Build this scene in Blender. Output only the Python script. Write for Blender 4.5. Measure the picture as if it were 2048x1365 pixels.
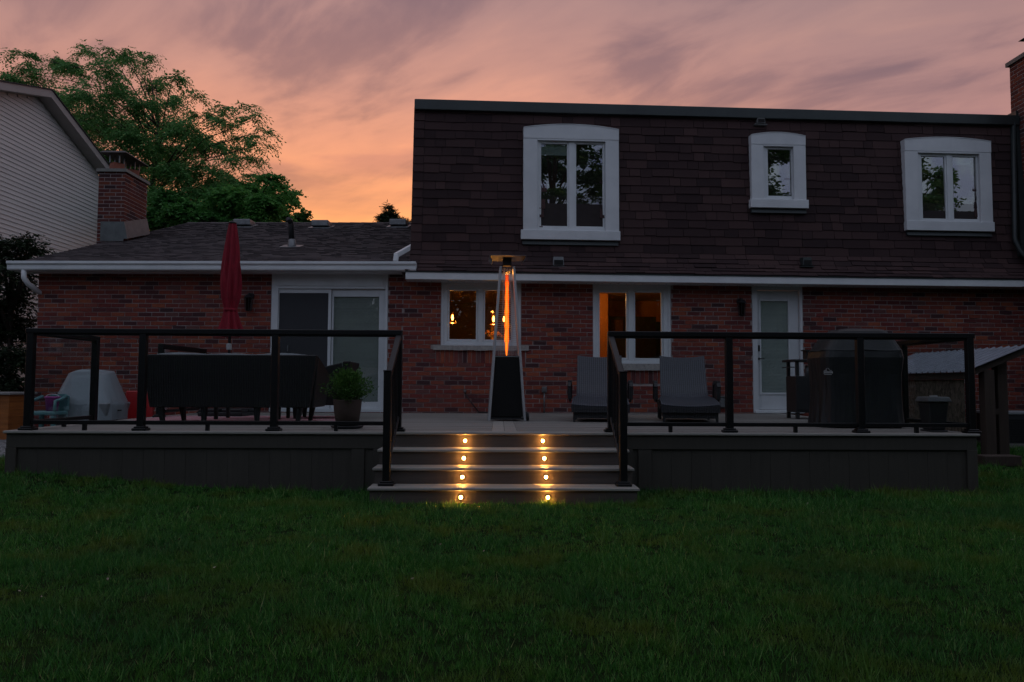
import bpy, bmesh, math, random
import numpy as np
from mathutils import Matrix, Vector

for _o in list(bpy.data.objects):
    bpy.data.objects.remove(_o)
scene = bpy.context.scene
COL = scene.collection
random.seed(7)
rng = np.random.default_rng(7)
R = math.radians

# ------------------------------------------------------------------ camera
FPX = 1512.0                         # focal length in pixels of a 2048 wide frame
CAM = Vector((0.0, 0.0, 1.12))
CAM_M = Matrix.Rotation(R(-1.0), 4, 'Z') @ Matrix.Rotation(R(90 + 3.31), 4, 'X') @ Matrix.Rotation(R(0.25), 4, 'Z')
cam_data = bpy.data.cameras.new('camera')
cam_data.sensor_width = 36.0
cam_data.lens = FPX / 2048 * 36.0
cam_data.clip_start = 0.05
cam_data.clip_end = 2000
cam = bpy.data.objects.new('camera', cam_data)
COL.objects.link(cam)
cam.matrix_world = Matrix.Translation(CAM) @ CAM_M
scene.camera = cam

# ------------------------------------------------------------------ world: dusk sky with lit cloud
world = bpy.data.worlds.new('World')
scene.world = world
world.use_nodes = True
wt = world.node_tree
wt.nodes.clear()


def nd(tree, typ, inputs=None, **props):
    n = tree.nodes.new(typ)
    for k, v in props.items():
        setattr(n, k, v)
    for k, v in (inputs or {}).items():
        s = n.inputs[k]
        if isinstance(v, bpy.types.NodeSocket):
            tree.links.new(v, s)
        else:
            s.default_value = v
    return n


def ramp(tree, fac, stops, interp='LINEAR'):
    n = tree.nodes.new('ShaderNodeValToRGB')
    n.color_ramp.interpolation = interp
    e = n.color_ramp.elements
    while len(e) < len(stops):
        e.new(0.5)
    for i, (p, c) in enumerate(stops):
        e[i].position = p
        e[i].color = (*c, 1) if len(c) == 3 else c
    tree.links.new(fac, n.inputs[0])
    return n.outputs[0]


def math_n(tree, op, a, b=0.0, c=0.0, clamp=False):
    n = nd(tree, 'ShaderNodeMath', {0: a, 1: b, 2: c}, operation=op)
    n.use_clamp = clamp
    return n.outputs[0]


def mixc(tree, fac, a, b, mode='MIX'):
    n = nd(tree, 'ShaderNodeMix', data_type='RGBA', blend_type=mode)
    for sock, v in ((n.inputs[0], fac), (n.inputs[6], a), (n.inputs[7], b)):
        if isinstance(v, bpy.types.NodeSocket):
            tree.links.new(v, sock)
        else:
            sock.default_value = v if not isinstance(v, tuple) or len(v) == 4 else (*v, 1)
    return n.outputs[2]


SUN_AZ = R(-9)                        # glow of the sunk sun, a little left of the stairs
tc = nd(wt, 'ShaderNodeTexCoord').outputs['Generated']
sep = nd(wt, 'ShaderNodeSeparateXYZ', {0: tc})
sx, sy, sz = sep.outputs
glow_dot = nd(wt, 'ShaderNodeVectorMath', {0: tc, 1: (math.sin(SUN_AZ), math.cos(SUN_AZ), 0)}, operation='DOT_PRODUCT').outputs['Value']
elev = math_n(wt, 'MAXIMUM', sz, 0.0)
front = ramp(wt, elev, [(0.0, (.90, .36, .10)), (.20, (.90, .32, .09)), (.25, (.84, .295, .12)), (.30, (.78, .285, .15)), (.37, (.61, .26, .185)),
                        (.46, (.45, .22, .195)), (.68, (.38, .27, .28)), (1.0, (.37, .39, .47))])
side = ramp(wt, elev, [(0.0, (.54, .23, .17)), (.30, (.43, .20, .18)), (.5, (.29, .185, .19)), (1.0, (.37, .39, .47))])
back = ramp(wt, elev, [(0.0, (.30, .34, .44)), (.4, (.33, .385, .50)), (1.0, (.37, .39, .47))])
f1 = nd(wt, 'ShaderNodeMapRange', {0: glow_dot, 1: .72, 2: 1.0, 3: 0.0, 4: 1.0}, interpolation_type='SMOOTHSTEP').outputs[0]
f2 = nd(wt, 'ShaderNodeMapRange', {0: glow_dot, 1: -.25, 2: .6, 3: 0.0, 4: 1.0}, interpolation_type='SMOOTHSTEP').outputs[0]
base_sky = mixc(wt, f2, back, mixc(wt, f1, side, front))
# cloud sheet: project the view direction on a flat layer and stretch the noise along the wind
den = math_n(wt, 'ADD', elev, 0.16)
cu = math_n(wt, 'DIVIDE', sx, den)
cv = math_n(wt, 'DIVIDE', sy, den)
cl = nd(wt, 'ShaderNodeCombineXYZ', {0: cu, 1: cv, 2: 0.0}).outputs[0]
WD = R(-47)                           # the wind: streaks run along this azimuth
along = nd(wt, 'ShaderNodeVectorMath', {0: cl, 1: (math.sin(WD) * .85, math.cos(WD) * .85, 0)}, operation='DOT_PRODUCT').outputs['Value']
across = nd(wt, 'ShaderNodeVectorMath', {0: cl, 1: (math.cos(WD) * 1.55, -math.sin(WD) * 1.55, 0)}, operation='DOT_PRODUCT').outputs['Value']
mp = nd(wt, 'ShaderNodeCombineXYZ', {0: along, 1: across, 2: 0.0})
warp = nd(wt, 'ShaderNodeTexNoise', {'Vector': mp.outputs[0], 'Scale': 1.0, 'Detail': 2.0})
wv = nd(wt, 'ShaderNodeVectorMath', {0: warp.outputs['Color'], 1: (.5, .5, .5)}, operation='SUBTRACT').outputs[0]
wv = nd(wt, 'ShaderNodeVectorMath', {0: wv, 'Scale': .75}, operation='SCALE').outputs[0]
wv = nd(wt, 'ShaderNodeVectorMath', {0: mp.outputs[0], 1: wv}, operation='ADD').outputs[0]
n1 = nd(wt, 'ShaderNodeTexNoise', {'Vector': wv, 'Scale': 1.15, 'Detail': 7.0, 'Roughness': .60}).outputs['Fac']
n2 = nd(wt, 'ShaderNodeTexNoise', {'Vector': wv, 'Scale': 3.6, 'Detail': 3.0, 'Roughness': .5}).outputs['Fac']
cloud = math_n(wt, 'MULTIPLY_ADD', n2, 0.35, math_n(wt, 'MULTIPLY', n1, 0.75))
dark = nd(wt, 'ShaderNodeMapRange', {0: cloud, 1: .42, 2: .58, 3: 1.0, 4: 0.0}, interpolation_type='SMOOTHSTEP').outputs[0]
lite = nd(wt, 'ShaderNodeMapRange', {0: cloud, 1: .56, 2: .70, 3: 0.0, 4: 1.0}, interpolation_type='SMOOTHSTEP').outputs[0]
sky_c = mixc(wt, math_n(wt, 'MULTIPLY', dark, .9), base_sky, mixc(wt, 1.0, base_sky, (.50, .51, .66), 'MULTIPLY'))
sky_c = mixc(wt, math_n(wt, 'MULTIPLY', lite, .8), sky_c, mixc(wt, 1.0, base_sky, (1.26, 1.22, 1.10), 'MULTIPLY'))
az_ = math_n(wt, 'DIVIDE', sx, math_n(wt, 'MAXIMUM', sy, .05))
hb_v = nd(wt, 'ShaderNodeCombineXYZ', {0: math_n(wt, 'MULTIPLY', az_, 2.2), 1: math_n(wt, 'MULTIPLY', sz, 17.0), 2: 3.7}).outputs[0]
hb_n = nd(wt, 'ShaderNodeTexNoise', {'Vector': hb_v, 'Scale': 1.0, 'Detail': 4.0, 'Roughness': .5}).outputs['Fac']
hb_m = nd(wt, 'ShaderNodeMapRange', {0: hb_n, 1: .47, 2: .62, 3: 0.0, 4: 1.0}, interpolation_type='SMOOTHSTEP').outputs[0]
hb_e = nd(wt, 'ShaderNodeMapRange', {0: elev, 1: .27, 2: .38, 3: .75, 4: 0.0}, interpolation_type='SMOOTHSTEP').outputs[0]
sky_c = mixc(wt, math_n(wt, 'MULTIPLY', hb_m, hb_e), sky_c, mixc(wt, 1.0, sky_c, (.66, .62, .86), 'MULTIPLY'))
nish = nd(wt, 'ShaderNodeTexSky', sky_type='NISHITA', sun_disc=False, sun_elevation=R(1.0), sun_rotation=SUN_AZ)
bg1 = nd(wt, 'ShaderNodeBackground', {'Color': sky_c, 'Strength': 1.0})
bg2 = nd(wt, 'ShaderNodeBackground', {'Color': nish.outputs[0], 'Strength': 0.05})
addw = nd(wt, 'ShaderNodeAddShader', {0: bg1.outputs[0], 1: bg2.outputs[0]})
world.cycles.sampling_method = 'MANUAL'
world.cycles.sample_map_resolution = 256
wo = nd(wt, 'ShaderNodeOutputWorld', {'Surface': addw.outputs[0]})

# the sun has just set behind the house: only a trace of warm direct light is left
sun_d = bpy.data.lights.new('sun', 'SUN')
sun_d.energy = 0.03
sun_d.angle = R(12)
sun_d.color = (1, .55, .3)
sun = bpy.data.objects.new('sun', sun_d)
COL.objects.link(sun)
sun.rotation_euler = (R(-88), 0, -SUN_AZ)

scene.view_settings.view_transform = 'Standard'
scene.view_settings.look = 'None'
scene.view_settings.exposure = 0.0
scene.view_settings.gamma = 1.0
scene.view_settings.use_curve_mapping = False
scene.render.engine = 'CYCLES'
scene.cycles.use_denoising = True
scene.cycles.use_adaptive_sampling = True
scene.cycles.adaptive_threshold = 0.02
scene.cycles.max_bounces = 6
scene.cycles.transparent_max_bounces = 24
scene.cycles.sample_clamp_indirect = 4.0
scene.cycles.caustics_reflective = False
scene.cycles.caustics_refractive = False

# ------------------------------------------------------------------ helpers: pixel rays and frames
def ray(px, py):
    d = CAM_M.to_3x3() @ Vector(((px - 1024) / FPX, -(py - 682.5) / FPX, -1.0))
    return d


def at_y(px, py, y):
    d = ray(px, py)
    return CAM + d * ((y - CAM.y) / d.y)


def at_z(px, py, z):
    d = ray(px, py)
    return CAM + d * ((z - CAM.z) / d.z)


def at_x(px, py, x):
    d = ray(px, py)
    return CAM + d * ((x - CAM.x) / d.x)


class Frame:
    """a facade frame: local x along the wall, y into the house, z up"""
    def __init__(self, origin, ang):
        self.M = Matrix.Translation(origin) @ Matrix.Rotation(ang, 4, 'Z')
        self.I = self.M.inverted()

    def uz(self, px, py, v=0.0):
        o = self.I @ CAM
        d = self.I.to_3x3() @ ray(px, py)
        p = o + d * ((v - o.y) / d.y)
        return p.x, p.z

    def rect(self, px0, py0, px1, py1, v=0.0):
        pm, qm = (px0 + px1) / 2, (py0 + py1) / 2
        return (self.uz(px0, qm, v)[0], self.uz(px1, qm, v)[0], self.uz(pm, py1, v)[1], self.uz(pm, py0, v)[1])


# ------------------------------------------------------------------ helpers: meshes and objects
class MB:
    def __init__(self):
        self.v, self.f = [], []

    def add(self, vs, fs):
        n = len(self.v)
        self.v.extend([tuple(p) for p in vs])
        self.f.extend([tuple(i + n for i in f) for f in fs])
        return self

    def box(self, x0, x1, y0, y1, z0, z1):
        return self.add([(x0, y0, z0), (x1, y0, z0), (x1, y1, z0), (x0, y1, z0),
                         (x0, y0, z1), (x1, y0, z1), (x1, y1, z1), (x0, y1, z1)],
                        [(0, 3, 2, 1), (4, 5, 6, 7), (0, 1, 5, 4), (1, 2, 6, 5), (2, 3, 7, 6), (3, 0, 4, 7)])

    def hexa(self, b, t):
        """box from four bottom and four top corners (same winding)"""
        return self.add(list(b) + list(t), [(0, 3, 2, 1), (4, 5, 6, 7), (0, 1, 5, 4), (1, 2, 6, 5), (2, 3, 7, 6), (3, 0, 4, 7)])

    def prism(self, poly, y0, y1):
        """polygon in x,z extruded along y"""
        n = len(poly)
        vs = [(x, y0, z) for x, z in poly] + [(x, y1, z) for x, z in poly]
        fs = [tuple(range(n)), tuple(range(2 * n - 1, n - 1, -1))]
        for i in range(n):
            j = (i + 1) % n
            fs.append((i, i + n, j + n, j))
        return self.add(vs, fs)

    def tube(self, pts, r, n=8, cap=True):
        pts = [Vector(p) for p in pts]
        rs = r if isinstance(r, (list, tuple)) else [r] * len(pts)
        vs, fs = [], []
        prev = None
        for i, p in enumerate(pts):
            t = (pts[min(i + 1, len(pts) - 1)] - pts[max(i - 1, 0)])
            t = t.normalized() if t.length > 1e-9 else Vector((0, 0, 1))
            if prev is None:
                a = Vector((0, 0, 1)) if abs(t.z) < .9 else Vector((1, 0, 0))
                s = t.cross(a).normalized()
            else:
                s = (prev - t * prev.dot(t))
                s = s.normalized() if s.length > 1e-6 else t.orthogonal().normalized()
            prev = s
            b = t.cross(s)
            for k in range(n):
                a = 2 * math.pi * k / n
                vs.append(p + (s * math.cos(a) + b * math.sin(a)) * rs[i])
        for i in range(len(pts) - 1):
            for k in range(n):
                k2 = (k + 1) % n
                fs.append((i * n + k, i * n + k2, (i + 1) * n + k2, (i + 1) * n + k))
        if cap:
            fs.append(tuple(range(n - 1, -1, -1)))
            m = (len(pts) - 1) * n
            fs.append(tuple(range(m, m + n)))
        return self.add(vs, fs)

    def bar(self, p0, p1, w, h, up=(0, 0, 1)):
        """rectangular bar between two points"""
        p0, p1 = Vector(p0), Vector(p1)
        t = (p1 - p0).normalized()
        u = Vector(up)
        s = t.cross(u)
        s = s.normalized() if s.length > 1e-6 else t.orthogonal().normalized()
        u = s.cross(t)
        c = [s * (-w / 2) - u * (h / 2), s * (w / 2) - u * (h / 2), s * (w / 2) + u * (h / 2), s * (-w / 2) + u * (h / 2)]
        return self.hexa([p0 + q for q in c], [p1 + q for q in c])

    def lathe(self, prof, c=(0, 0, 0), n=20):
        vs, fs = [], []
        for r, z in prof:
            for k in range(n):
                a = 2 * math.pi * k / n
                vs.append((c[0] + r * math.cos(a), c[1] + r * math.sin(a), c[2] + z))
        for i in range(len(prof) - 1):
            for k in range(n):
                k2 = (k + 1) % n
                fs.append((i * n + k, i * n + k2, (i + 1) * n + k2, (i + 1) * n + k))
        fs.append(tuple(range(n - 1, -1, -1)))
        m = (len(prof) - 1) * n
        fs.append(tuple(range(m, m + n)))
        return self.add(vs, fs)

    def grid(self, rows):
        """rows of points -> quads"""
        n = len(rows[0])
        vs = [p for r in rows for p in r]
        fs = []
        for i in range(len(rows) - 1):
            for k in range(n - 1):
                fs.append((i * n + k, i * n + k + 1, (i + 1) * n + k + 1, (i + 1) * n + k))
        return self.add(vs, fs)

    def mesh(self, name):
        m = bpy.data.meshes.new(name)
        m.from_pydata(self.v, [], self.f)
        m.update()
        return m


WM = {}


def link(name, mesh, mat=None, parent=None, M=None, smooth=False, bevel=0.0, kind=None, fix=False):
    if isinstance(mesh, MB):
        mesh = mesh.mesh(name)
        if fix:
            bm = bmesh.new(); bm.from_mesh(mesh)
            bmesh.ops.recalc_face_normals(bm, faces=bm.faces)
            bm.to_mesh(mesh); bm.free()
    if mat is not None and not mesh.materials:
        mesh.materials.append(mat)
    if smooth:
        mesh.polygons.foreach_set('use_smooth', [True] * len(mesh.polygons))
    o = bpy.data.objects.new(name, mesh)
    COL.objects.link(o)
    M = M.copy() if M is not None else (WM[parent].copy() if parent is not None else Matrix.Identity(4))
    WM[o] = M
    if parent is not None:
        o.parent = parent
        o.matrix_basis = WM[parent].inverted() @ M
    else:
        o.matrix_basis = M
    if bevel:
        b = o.modifiers.new('bevel', 'BEVEL')
        b.width = bevel
        b.segments = 1
        b.limit_method = 'ANGLE'
    if kind:
        o['kind'] = kind
    return o


def thing(name, label, cat, loc=(0, 0, 0), rz=0.0, group=None):
    o = bpy.data.objects.new(name, None)
    o.empty_display_size = 0.2
    COL.objects.link(o)
    M = Matrix.Translation(loc) @ Matrix.Rotation(rz, 4, 'Z')
    o.matrix_basis = M
    WM[o] = M
    tag(o, label, cat, group)
    return o


def tag(o, label, cat, group=None):
    o['label'] = label
    o['category'] = cat
    if group:
        o['group'] = group
    return o


ID = Matrix.Identity(4)


def holes(u0, u1, z0, z1, hs, v0, v1, mb=None):
    """plate in x,z with rectangular holes, thickness along y"""
    mb = mb or MB()
    us = sorted({u0, u1, *[max(u0, min(u1, h[i])) for h in hs for i in (0, 1)]})
    zs = sorted({z0, z1, *[max(z0, min(z1, h[i])) for h in hs for i in (2, 3)]})
    for a, b in zip(us[:-1], us[1:]):
        run = None
        for c, d in zip(zs[:-1], zs[1:]):
            um, zm = (a + b) / 2, (c + d) / 2
            inside = any(h[0] < um < h[1] and h[2] < zm < h[3] for h in hs)
            if inside:
                if run:
                    mb.box(a, b, v0, v1, run[0], run[1]); run = None
            else:
                run = (run[0], d) if run else (c, d)
        if run:
            mb.box(a, b, v0, v1, run[0], run[1])
    return mb


def np_mesh(name, verts, k, extra=None):
    """mesh of separate k-gons from an (n*k,3) array"""
    m = bpy.data.meshes.new(name)
    nv = len(verts)
    nf = nv // k
    m.vertices.add(nv)
    m.vertices.foreach_set('co', np.ascontiguousarray(verts, dtype=np.float32).ravel())
    m.loops.add(nv)
    m.loops.foreach_set('vertex_index', np.arange(nv, dtype=np.int32))
    m.polygons.add(nf)
    m.polygons.foreach_set('loop_start', np.arange(0, nv, k, dtype=np.int32))
    m.polygons.foreach_set('loop_total', np.full(nf, k, dtype=np.int32))
    m.update(calc_edges=True)
    return m


# ------------------------------------------------------------------ materials
def new_mat(name):
    m = bpy.data.materials.new(name)
    m.use_nodes = True
    t = m.node_tree
    t.nodes.clear()
    return m, t


def rnd_value(t):
    g = nd(t, 'ShaderNodeNewGeometry').outputs['Random Per Island']
    o = nd(t, 'ShaderNodeObjectInfo').outputs['Random']
    return math_n(t, 'FRACT', math_n(t, 'ADD', g, math_n(t, 'MULTIPLY', o, 7.31)))


def finish(t, color, rough=.6, metal=0.0, bump=None, bstr=.3, bdist=.01, spec=.5, extra=None):
    p = nd(t, 'ShaderNodeBsdfPrincipled', {'Roughness': rough, 'Metallic': metal, 'Specular IOR Level': spec})
    if isinstance(color, bpy.types.NodeSocket):
        t.links.new(color, p.inputs['Base Color'])
    else:
        p.inputs['Base Color'].default_value = (*color, 1)
    if bump is not None:
        b = nd(t, 'ShaderNodeBump', {'Strength': bstr, 'Distance': bdist, 'Height': bump})
        t.links.new(b.outputs[0], p.inputs['Normal'])
    nd(t, 'ShaderNodeOutputMaterial', {'Surface': p.outputs[0]})
    return p


def mat(name, c1, c2=None, rough=.6, metal=0.0, scale=6.0, stretch=(1, 1, 1), var=0.0, bump=0.0, bscale=60.0, spec=.5, rvar=0.0):
    """plain procedural surface: two tones by noise, a random tone per piece, fine relief"""
    m, t = new_mat(name)
    c2 = c2 or tuple(x * .72 for x in c1)
    tcn = nd(t, 'ShaderNodeTexCoord').outputs['Object']
    mpn = nd(t, 'ShaderNodeMapping', {'Vector': tcn, 'Scale': stretch}).outputs[0]
    n = nd(t, 'ShaderNodeTexNoise', {'Vector': mpn, 'Scale': scale, 'Detail': 6.0, 'Roughness': .62}).outputs['Fac']
    f = nd(t, 'ShaderNodeMapRange', {0: n, 1: .32, 2: .68}).outputs[0]
    c = mixc(t, f, c1, c2)
    if var:
        k = nd(t, 'ShaderNodeMapRange', {0: rnd_value(t), 3: 1 - var, 4: 1 + var}).outputs[0]
        c = nd(t, 'ShaderNodeVectorMath', {0: c, 'Scale': k}, operation='SCALE').outputs[0]
    b = None
    if bump:
        b = nd(t, 'ShaderNodeTexNoise', {'Vector': mpn, 'Scale': bscale, 'Detail': 4.0}).outputs['Fac']
    r = rough
    if rvar:
        r = nd(t, 'ShaderNodeMapRange', {0: f, 3: rough - rvar, 4: rough + rvar}).outputs[0]
    finish(t, c, r, metal, b, bump, .01, spec)
    return m


def emit_mat(name, col, strength):
    m, t = new_mat(name)
    e = nd(t, 'ShaderNodeEmission', {'Color': (*col, 1), 'Strength': strength})
    nd(t, 'ShaderNodeOutputMaterial', {'Surface': e.outputs[0]})
    return m


def glass_mat(name, tint=(.9, .93, .92), boost=1.0, rough=0.0):
    m, t = new_mat(name)
    fc = nd(t, 'ShaderNodeLayerWeight', {'Blend': .5}).outputs['Facing']
    fr = math_n(t, 'MULTIPLY_ADD', math_n(t, 'POWER', fc, 5.0), .9, .042 * boost, clamp=True)
    tr = nd(t, 'ShaderNodeBsdfTransparent', {'Color': (*tint, 1)})
    gl = nd(t, 'ShaderNodeBsdfGlossy', {'Color': (1, 1, 1, 1), 'Roughness': rough})
    mx = nd(t, 'ShaderNodeMixShader', {0: fr, 1: tr.outputs[0], 2: gl.outputs[0]})
    nd(t, 'ShaderNodeOutputMaterial', {'Surface': mx.outputs[0]})
    return m


def brick_mat(name='brick', k=1.18):
    m, t = new_mat(name)
    r = rnd_value(t)
    c = ramp(t, r, [(0.0, (.045, .022, .026)), (.10, (.09, .026, .028)), (.25, (.17, .034, .028)), (.45, (.25, .055, .032)), (.62, (.16, .031, .028)),
                    (.78, (.31, .080, .038)), (.9, (.19, .048, .042)), (1.0, (.13, .06, .055))])
    c = nd(t, 'ShaderNodeVectorMath', {0: c, 'Scale': k}, operation='SCALE').outputs[0]
    co = nd(t, 'ShaderNodeTexCoord').outputs['Object']
    ob = nd(t, 'ShaderNodeObjectInfo').outputs['Location']
    co = nd(t, 'ShaderNodeVectorMath', {0: co, 1: ob}, operation='ADD').outputs[0]
    n = nd(t, 'ShaderNodeTexNoise', {'Vector': co, 'Scale': 22.0, 'Detail': 6.0, 'Roughness': .7}).outputs['Fac']
    c = mixc(t, nd(t, 'ShaderNodeMapRange', {0: n, 1: .35, 2: .75, 3: 0, 4: .55}).outputs[0], c, (.07, .032, .03))
    n2 = nd(t, 'ShaderNodeTexNoise', {'Vector': co, 'Scale': 9.0, 'Detail': 8.0, 'Roughness': .75}).outputs['Fac']
    c = mixc(t, nd(t, 'ShaderNodeMapRange', {0: n2, 1: .66, 2: .78, 3: 0, 4: .55}).outputs[0], c, (.30, .25, .24))
    n3 = nd(t, 'ShaderNodeTexNoise', {'Vector': co, 'Scale': 70.0, 'Detail': 4.0}).outputs['Fac']
    finish(t, c, .88, 0, n3, .5, .006, .25)
    return m


def shingle_mat(name, c1, c2, c3):
    m, t = new_mat(name)
    r = rnd_value(t)
    c = ramp(t, r, [(0, c1), (.5, c2), (1, c3)])
    co = nd(t, 'ShaderNodeTexCoord').outputs['Object']
    n = nd(t, 'ShaderNodeTexNoise', {'Vector': co, 'Scale': 260.0, 'Detail': 2.0}).outputs['Fac']
    c = mixc(t, nd(t, 'ShaderNodeMapRange', {0: n, 1: .4, 2: .7, 3: 0, 4: .6}).outputs[0], c, tuple(x * .55 for x in c2))
    n2 = nd(t, 'ShaderNodeTexNoise', {'Vector': co, 'Scale': 1.3, 'Detail': 4.0}).outputs['Fac']
    c = mixc(t, nd(t, 'ShaderNodeMapRange', {0: n2, 1: .45, 2: .75, 3: 0, 4: .4}).outputs[0], c, c3)
    finish(t, c, .9, 0, n, .4, .004, .2)
    return m


def leaf_mat(name, c1, c2, c3, trans=.35):
    m, t = new_mat(name)
    g = nd(t, 'ShaderNodeNewGeometry').outputs['Random Per Island']
    c = ramp(t, g, [(0, c1), (.55, c2), (1, c3)])
    co = nd(t, 'ShaderNodeTexCoord').outputs['Object']
    n = nd(t, 'ShaderNodeTexNoise', {'Vector': co, 'Scale': .8, 'Detail': 3.0}).outputs['Fac']
    c = mixc(t, nd(t, 'ShaderNodeMapRange', {0: n, 1: .4, 2: .65, 3: 0, 4: .6}).outputs[0], c, c1)
    d = nd(t, 'ShaderNodeBsdfPrincipled', {'Base Color': c, 'Roughness': .55, 'Specular IOR Level': .3})
    tl = nd(t, 'ShaderNodeBsdfTranslucent', {'Color': c})
    mx = nd(t, 'ShaderNodeMixShader', {0: trans, 1: d.outputs[0], 2: tl.outputs[0]})
    nd(t, 'ShaderNodeOutputMaterial', {'Surface': mx.outputs[0]})
    return m


def wicker_mat(name, c1, c2, sx=120.0, sy=60.0):
    m, t = new_mat(name)
    co = nd(t, 'ShaderNodeTexCoord').outputs['Object']
    w1 = nd(t, 'ShaderNodeTexWave', {'Vector': co, 'Scale': .314 / sx, 'Distortion': .6, 'Detail': 1.0}, bands_direction='X').outputs['Fac']
    s = nd(t, 'ShaderNodeSeparateXYZ', {0: co})
    h = math_n(t, 'ADD', s.outputs[1], s.outputs[2])
    cc = nd(t, 'ShaderNodeCombineXYZ', {0: h, 1: 0.0, 2: 0.0}).outputs[0]
    w2 = nd(t, 'ShaderNodeTexWave', {'Vector': cc, 'Scale': .314 / sy, 'Distortion': .8}, bands_direction='X').outputs['Fac']
    w = math_n(t, 'MULTIPLY_ADD', w2, .15, math_n(t, 'MULTIPLY', w1, .85))
    c = mixc(t, w, c1, c2)
    finish(t, c, .5, 0, w, .6, .006, .4)
    return m


BRICK = brick_mat()
CHBRICK = brick_mat('chimney_brick', .62)
MORTAR = mat('mortar', (.38, .33, .32), (.26, .22, .215), .95, scale=14, bump=.3)
SHINGLE = shingle_mat('mansard_shingle', (.034, .021, .023), (.055, .032, .033), (.080, .045, .044))
SHINGLE2 = shingle_mat('wing_shingle', (.050, .042, .045), (.078, .065, .068), (.112, .092, .094))
WHITE = mat('white_aluminium', (.72, .73, .74), (.62, .63, .65), .42, scale=3, rvar=.05)
TRIM = mat('white_trim_paint', (.66, .67, .69), (.57, .58, .60), .5, scale=2.5)
VINYL = mat('white_vinyl', (.68, .70, .72), (.60, .62, .64), .4, scale=3)
STONE = mat('stone_sill', (.42, .39, .36), (.27, .25, .24), .9, scale=20, bump=.5)
COPING = mat('dark_coping', (.030, .040, .040), (.020, .026, .027), .45, scale=2)
DARKMETAL = mat('dark_metal', (.022, .022, .024), (.014, .014, .016), .45, metal=.2, scale=10)
RAIL = mat('black_rail', (.006, .006, .007), (.004, .004, .005), .4, scale=10, spec=.35)
GREYMETAL = mat('galvanised', (.22, .225, .235), (.13, .135, .14), .45, metal=.6, scale=9)
STEEL = mat('stainless_steel', (.55, .55, .56), (.42, .42, .44), .3, metal=.9, scale=5, stretch=(1, 1, .1))
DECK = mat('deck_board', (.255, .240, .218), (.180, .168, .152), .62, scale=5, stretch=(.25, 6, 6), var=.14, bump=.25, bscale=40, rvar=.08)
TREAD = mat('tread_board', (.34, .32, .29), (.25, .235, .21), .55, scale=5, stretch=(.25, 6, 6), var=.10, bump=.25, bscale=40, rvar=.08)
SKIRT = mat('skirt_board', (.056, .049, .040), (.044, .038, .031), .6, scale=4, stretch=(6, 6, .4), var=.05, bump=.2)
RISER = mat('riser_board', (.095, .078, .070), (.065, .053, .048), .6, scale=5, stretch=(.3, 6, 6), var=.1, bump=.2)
PANE = glass_mat('window_glass', (.86, .90, .88), 4.2)
PANE_IN = glass_mat('lit_window_glass', (.90, .92, .90), 1.3)
RGLASS = glass_mat('rail_glass', (.95, .965, .965), .35)
CLEAR = glass_mat('clear_tube', (.97, .97, .97), .8)

HW = 13.4
ORG = Vector((-1.70, HW, 0.0))
MAIN = Frame(ORG, R(2.5))
WING = Frame(ORG, R(-2.0))
ZD = 0.62                             # deck level
YD = 8.0                              # front edge of the deck


# ------------------------------------------------------------------ ground
def ground_z(x, y):
    def ss(a, b, t):
        t = min(1, max(0, (t - a) / (b - a)))
        return t * t * (3 - 2 * t)
    z = .20 * ss(-2.2, -5.6, -x if False else x) if False else 0.0
    z += .20 * ss(2.2, 5.4, -x) * ss(6.2, 8.3, y)
    z += .08 * ss(4.5, 7.0, x) * ss(8.5, 12.0, y)
    return z


def gz_np(x, y):
    def ss(a, b, t):
        t = np.clip((t - a) / (b - a), 0, 1)
        return t * t * (3 - 2 * t)
    return .20 * ss(2.2, 5.4, -x) * ss(6.2, 8.3, y) + .08 * ss(4.5, 7.0, x) * ss(8.5, 12.0, y)


SOIL = mat('lawn_soil', (.014, .030, .008), (.010, .016, .006), .95, scale=6, bump=.5, spec=.03)
xs = np.concatenate([[-400, -120, -50, -25], np.arange(-14, 14.01, .35), [25, 50, 120, 400]])
ys = np.concatenate([[-400, -120, -50, -20, -8], np.arange(-2, 16.01, .35), [25, 50, 120, 400]])
g = MB()
g.grid([[(x, y, gz_np(x, y) + 0.0) for x in xs] for y in ys])
o = link('ground', g, SOIL, smooth=True)
o['kind'] = 'structure'


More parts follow.
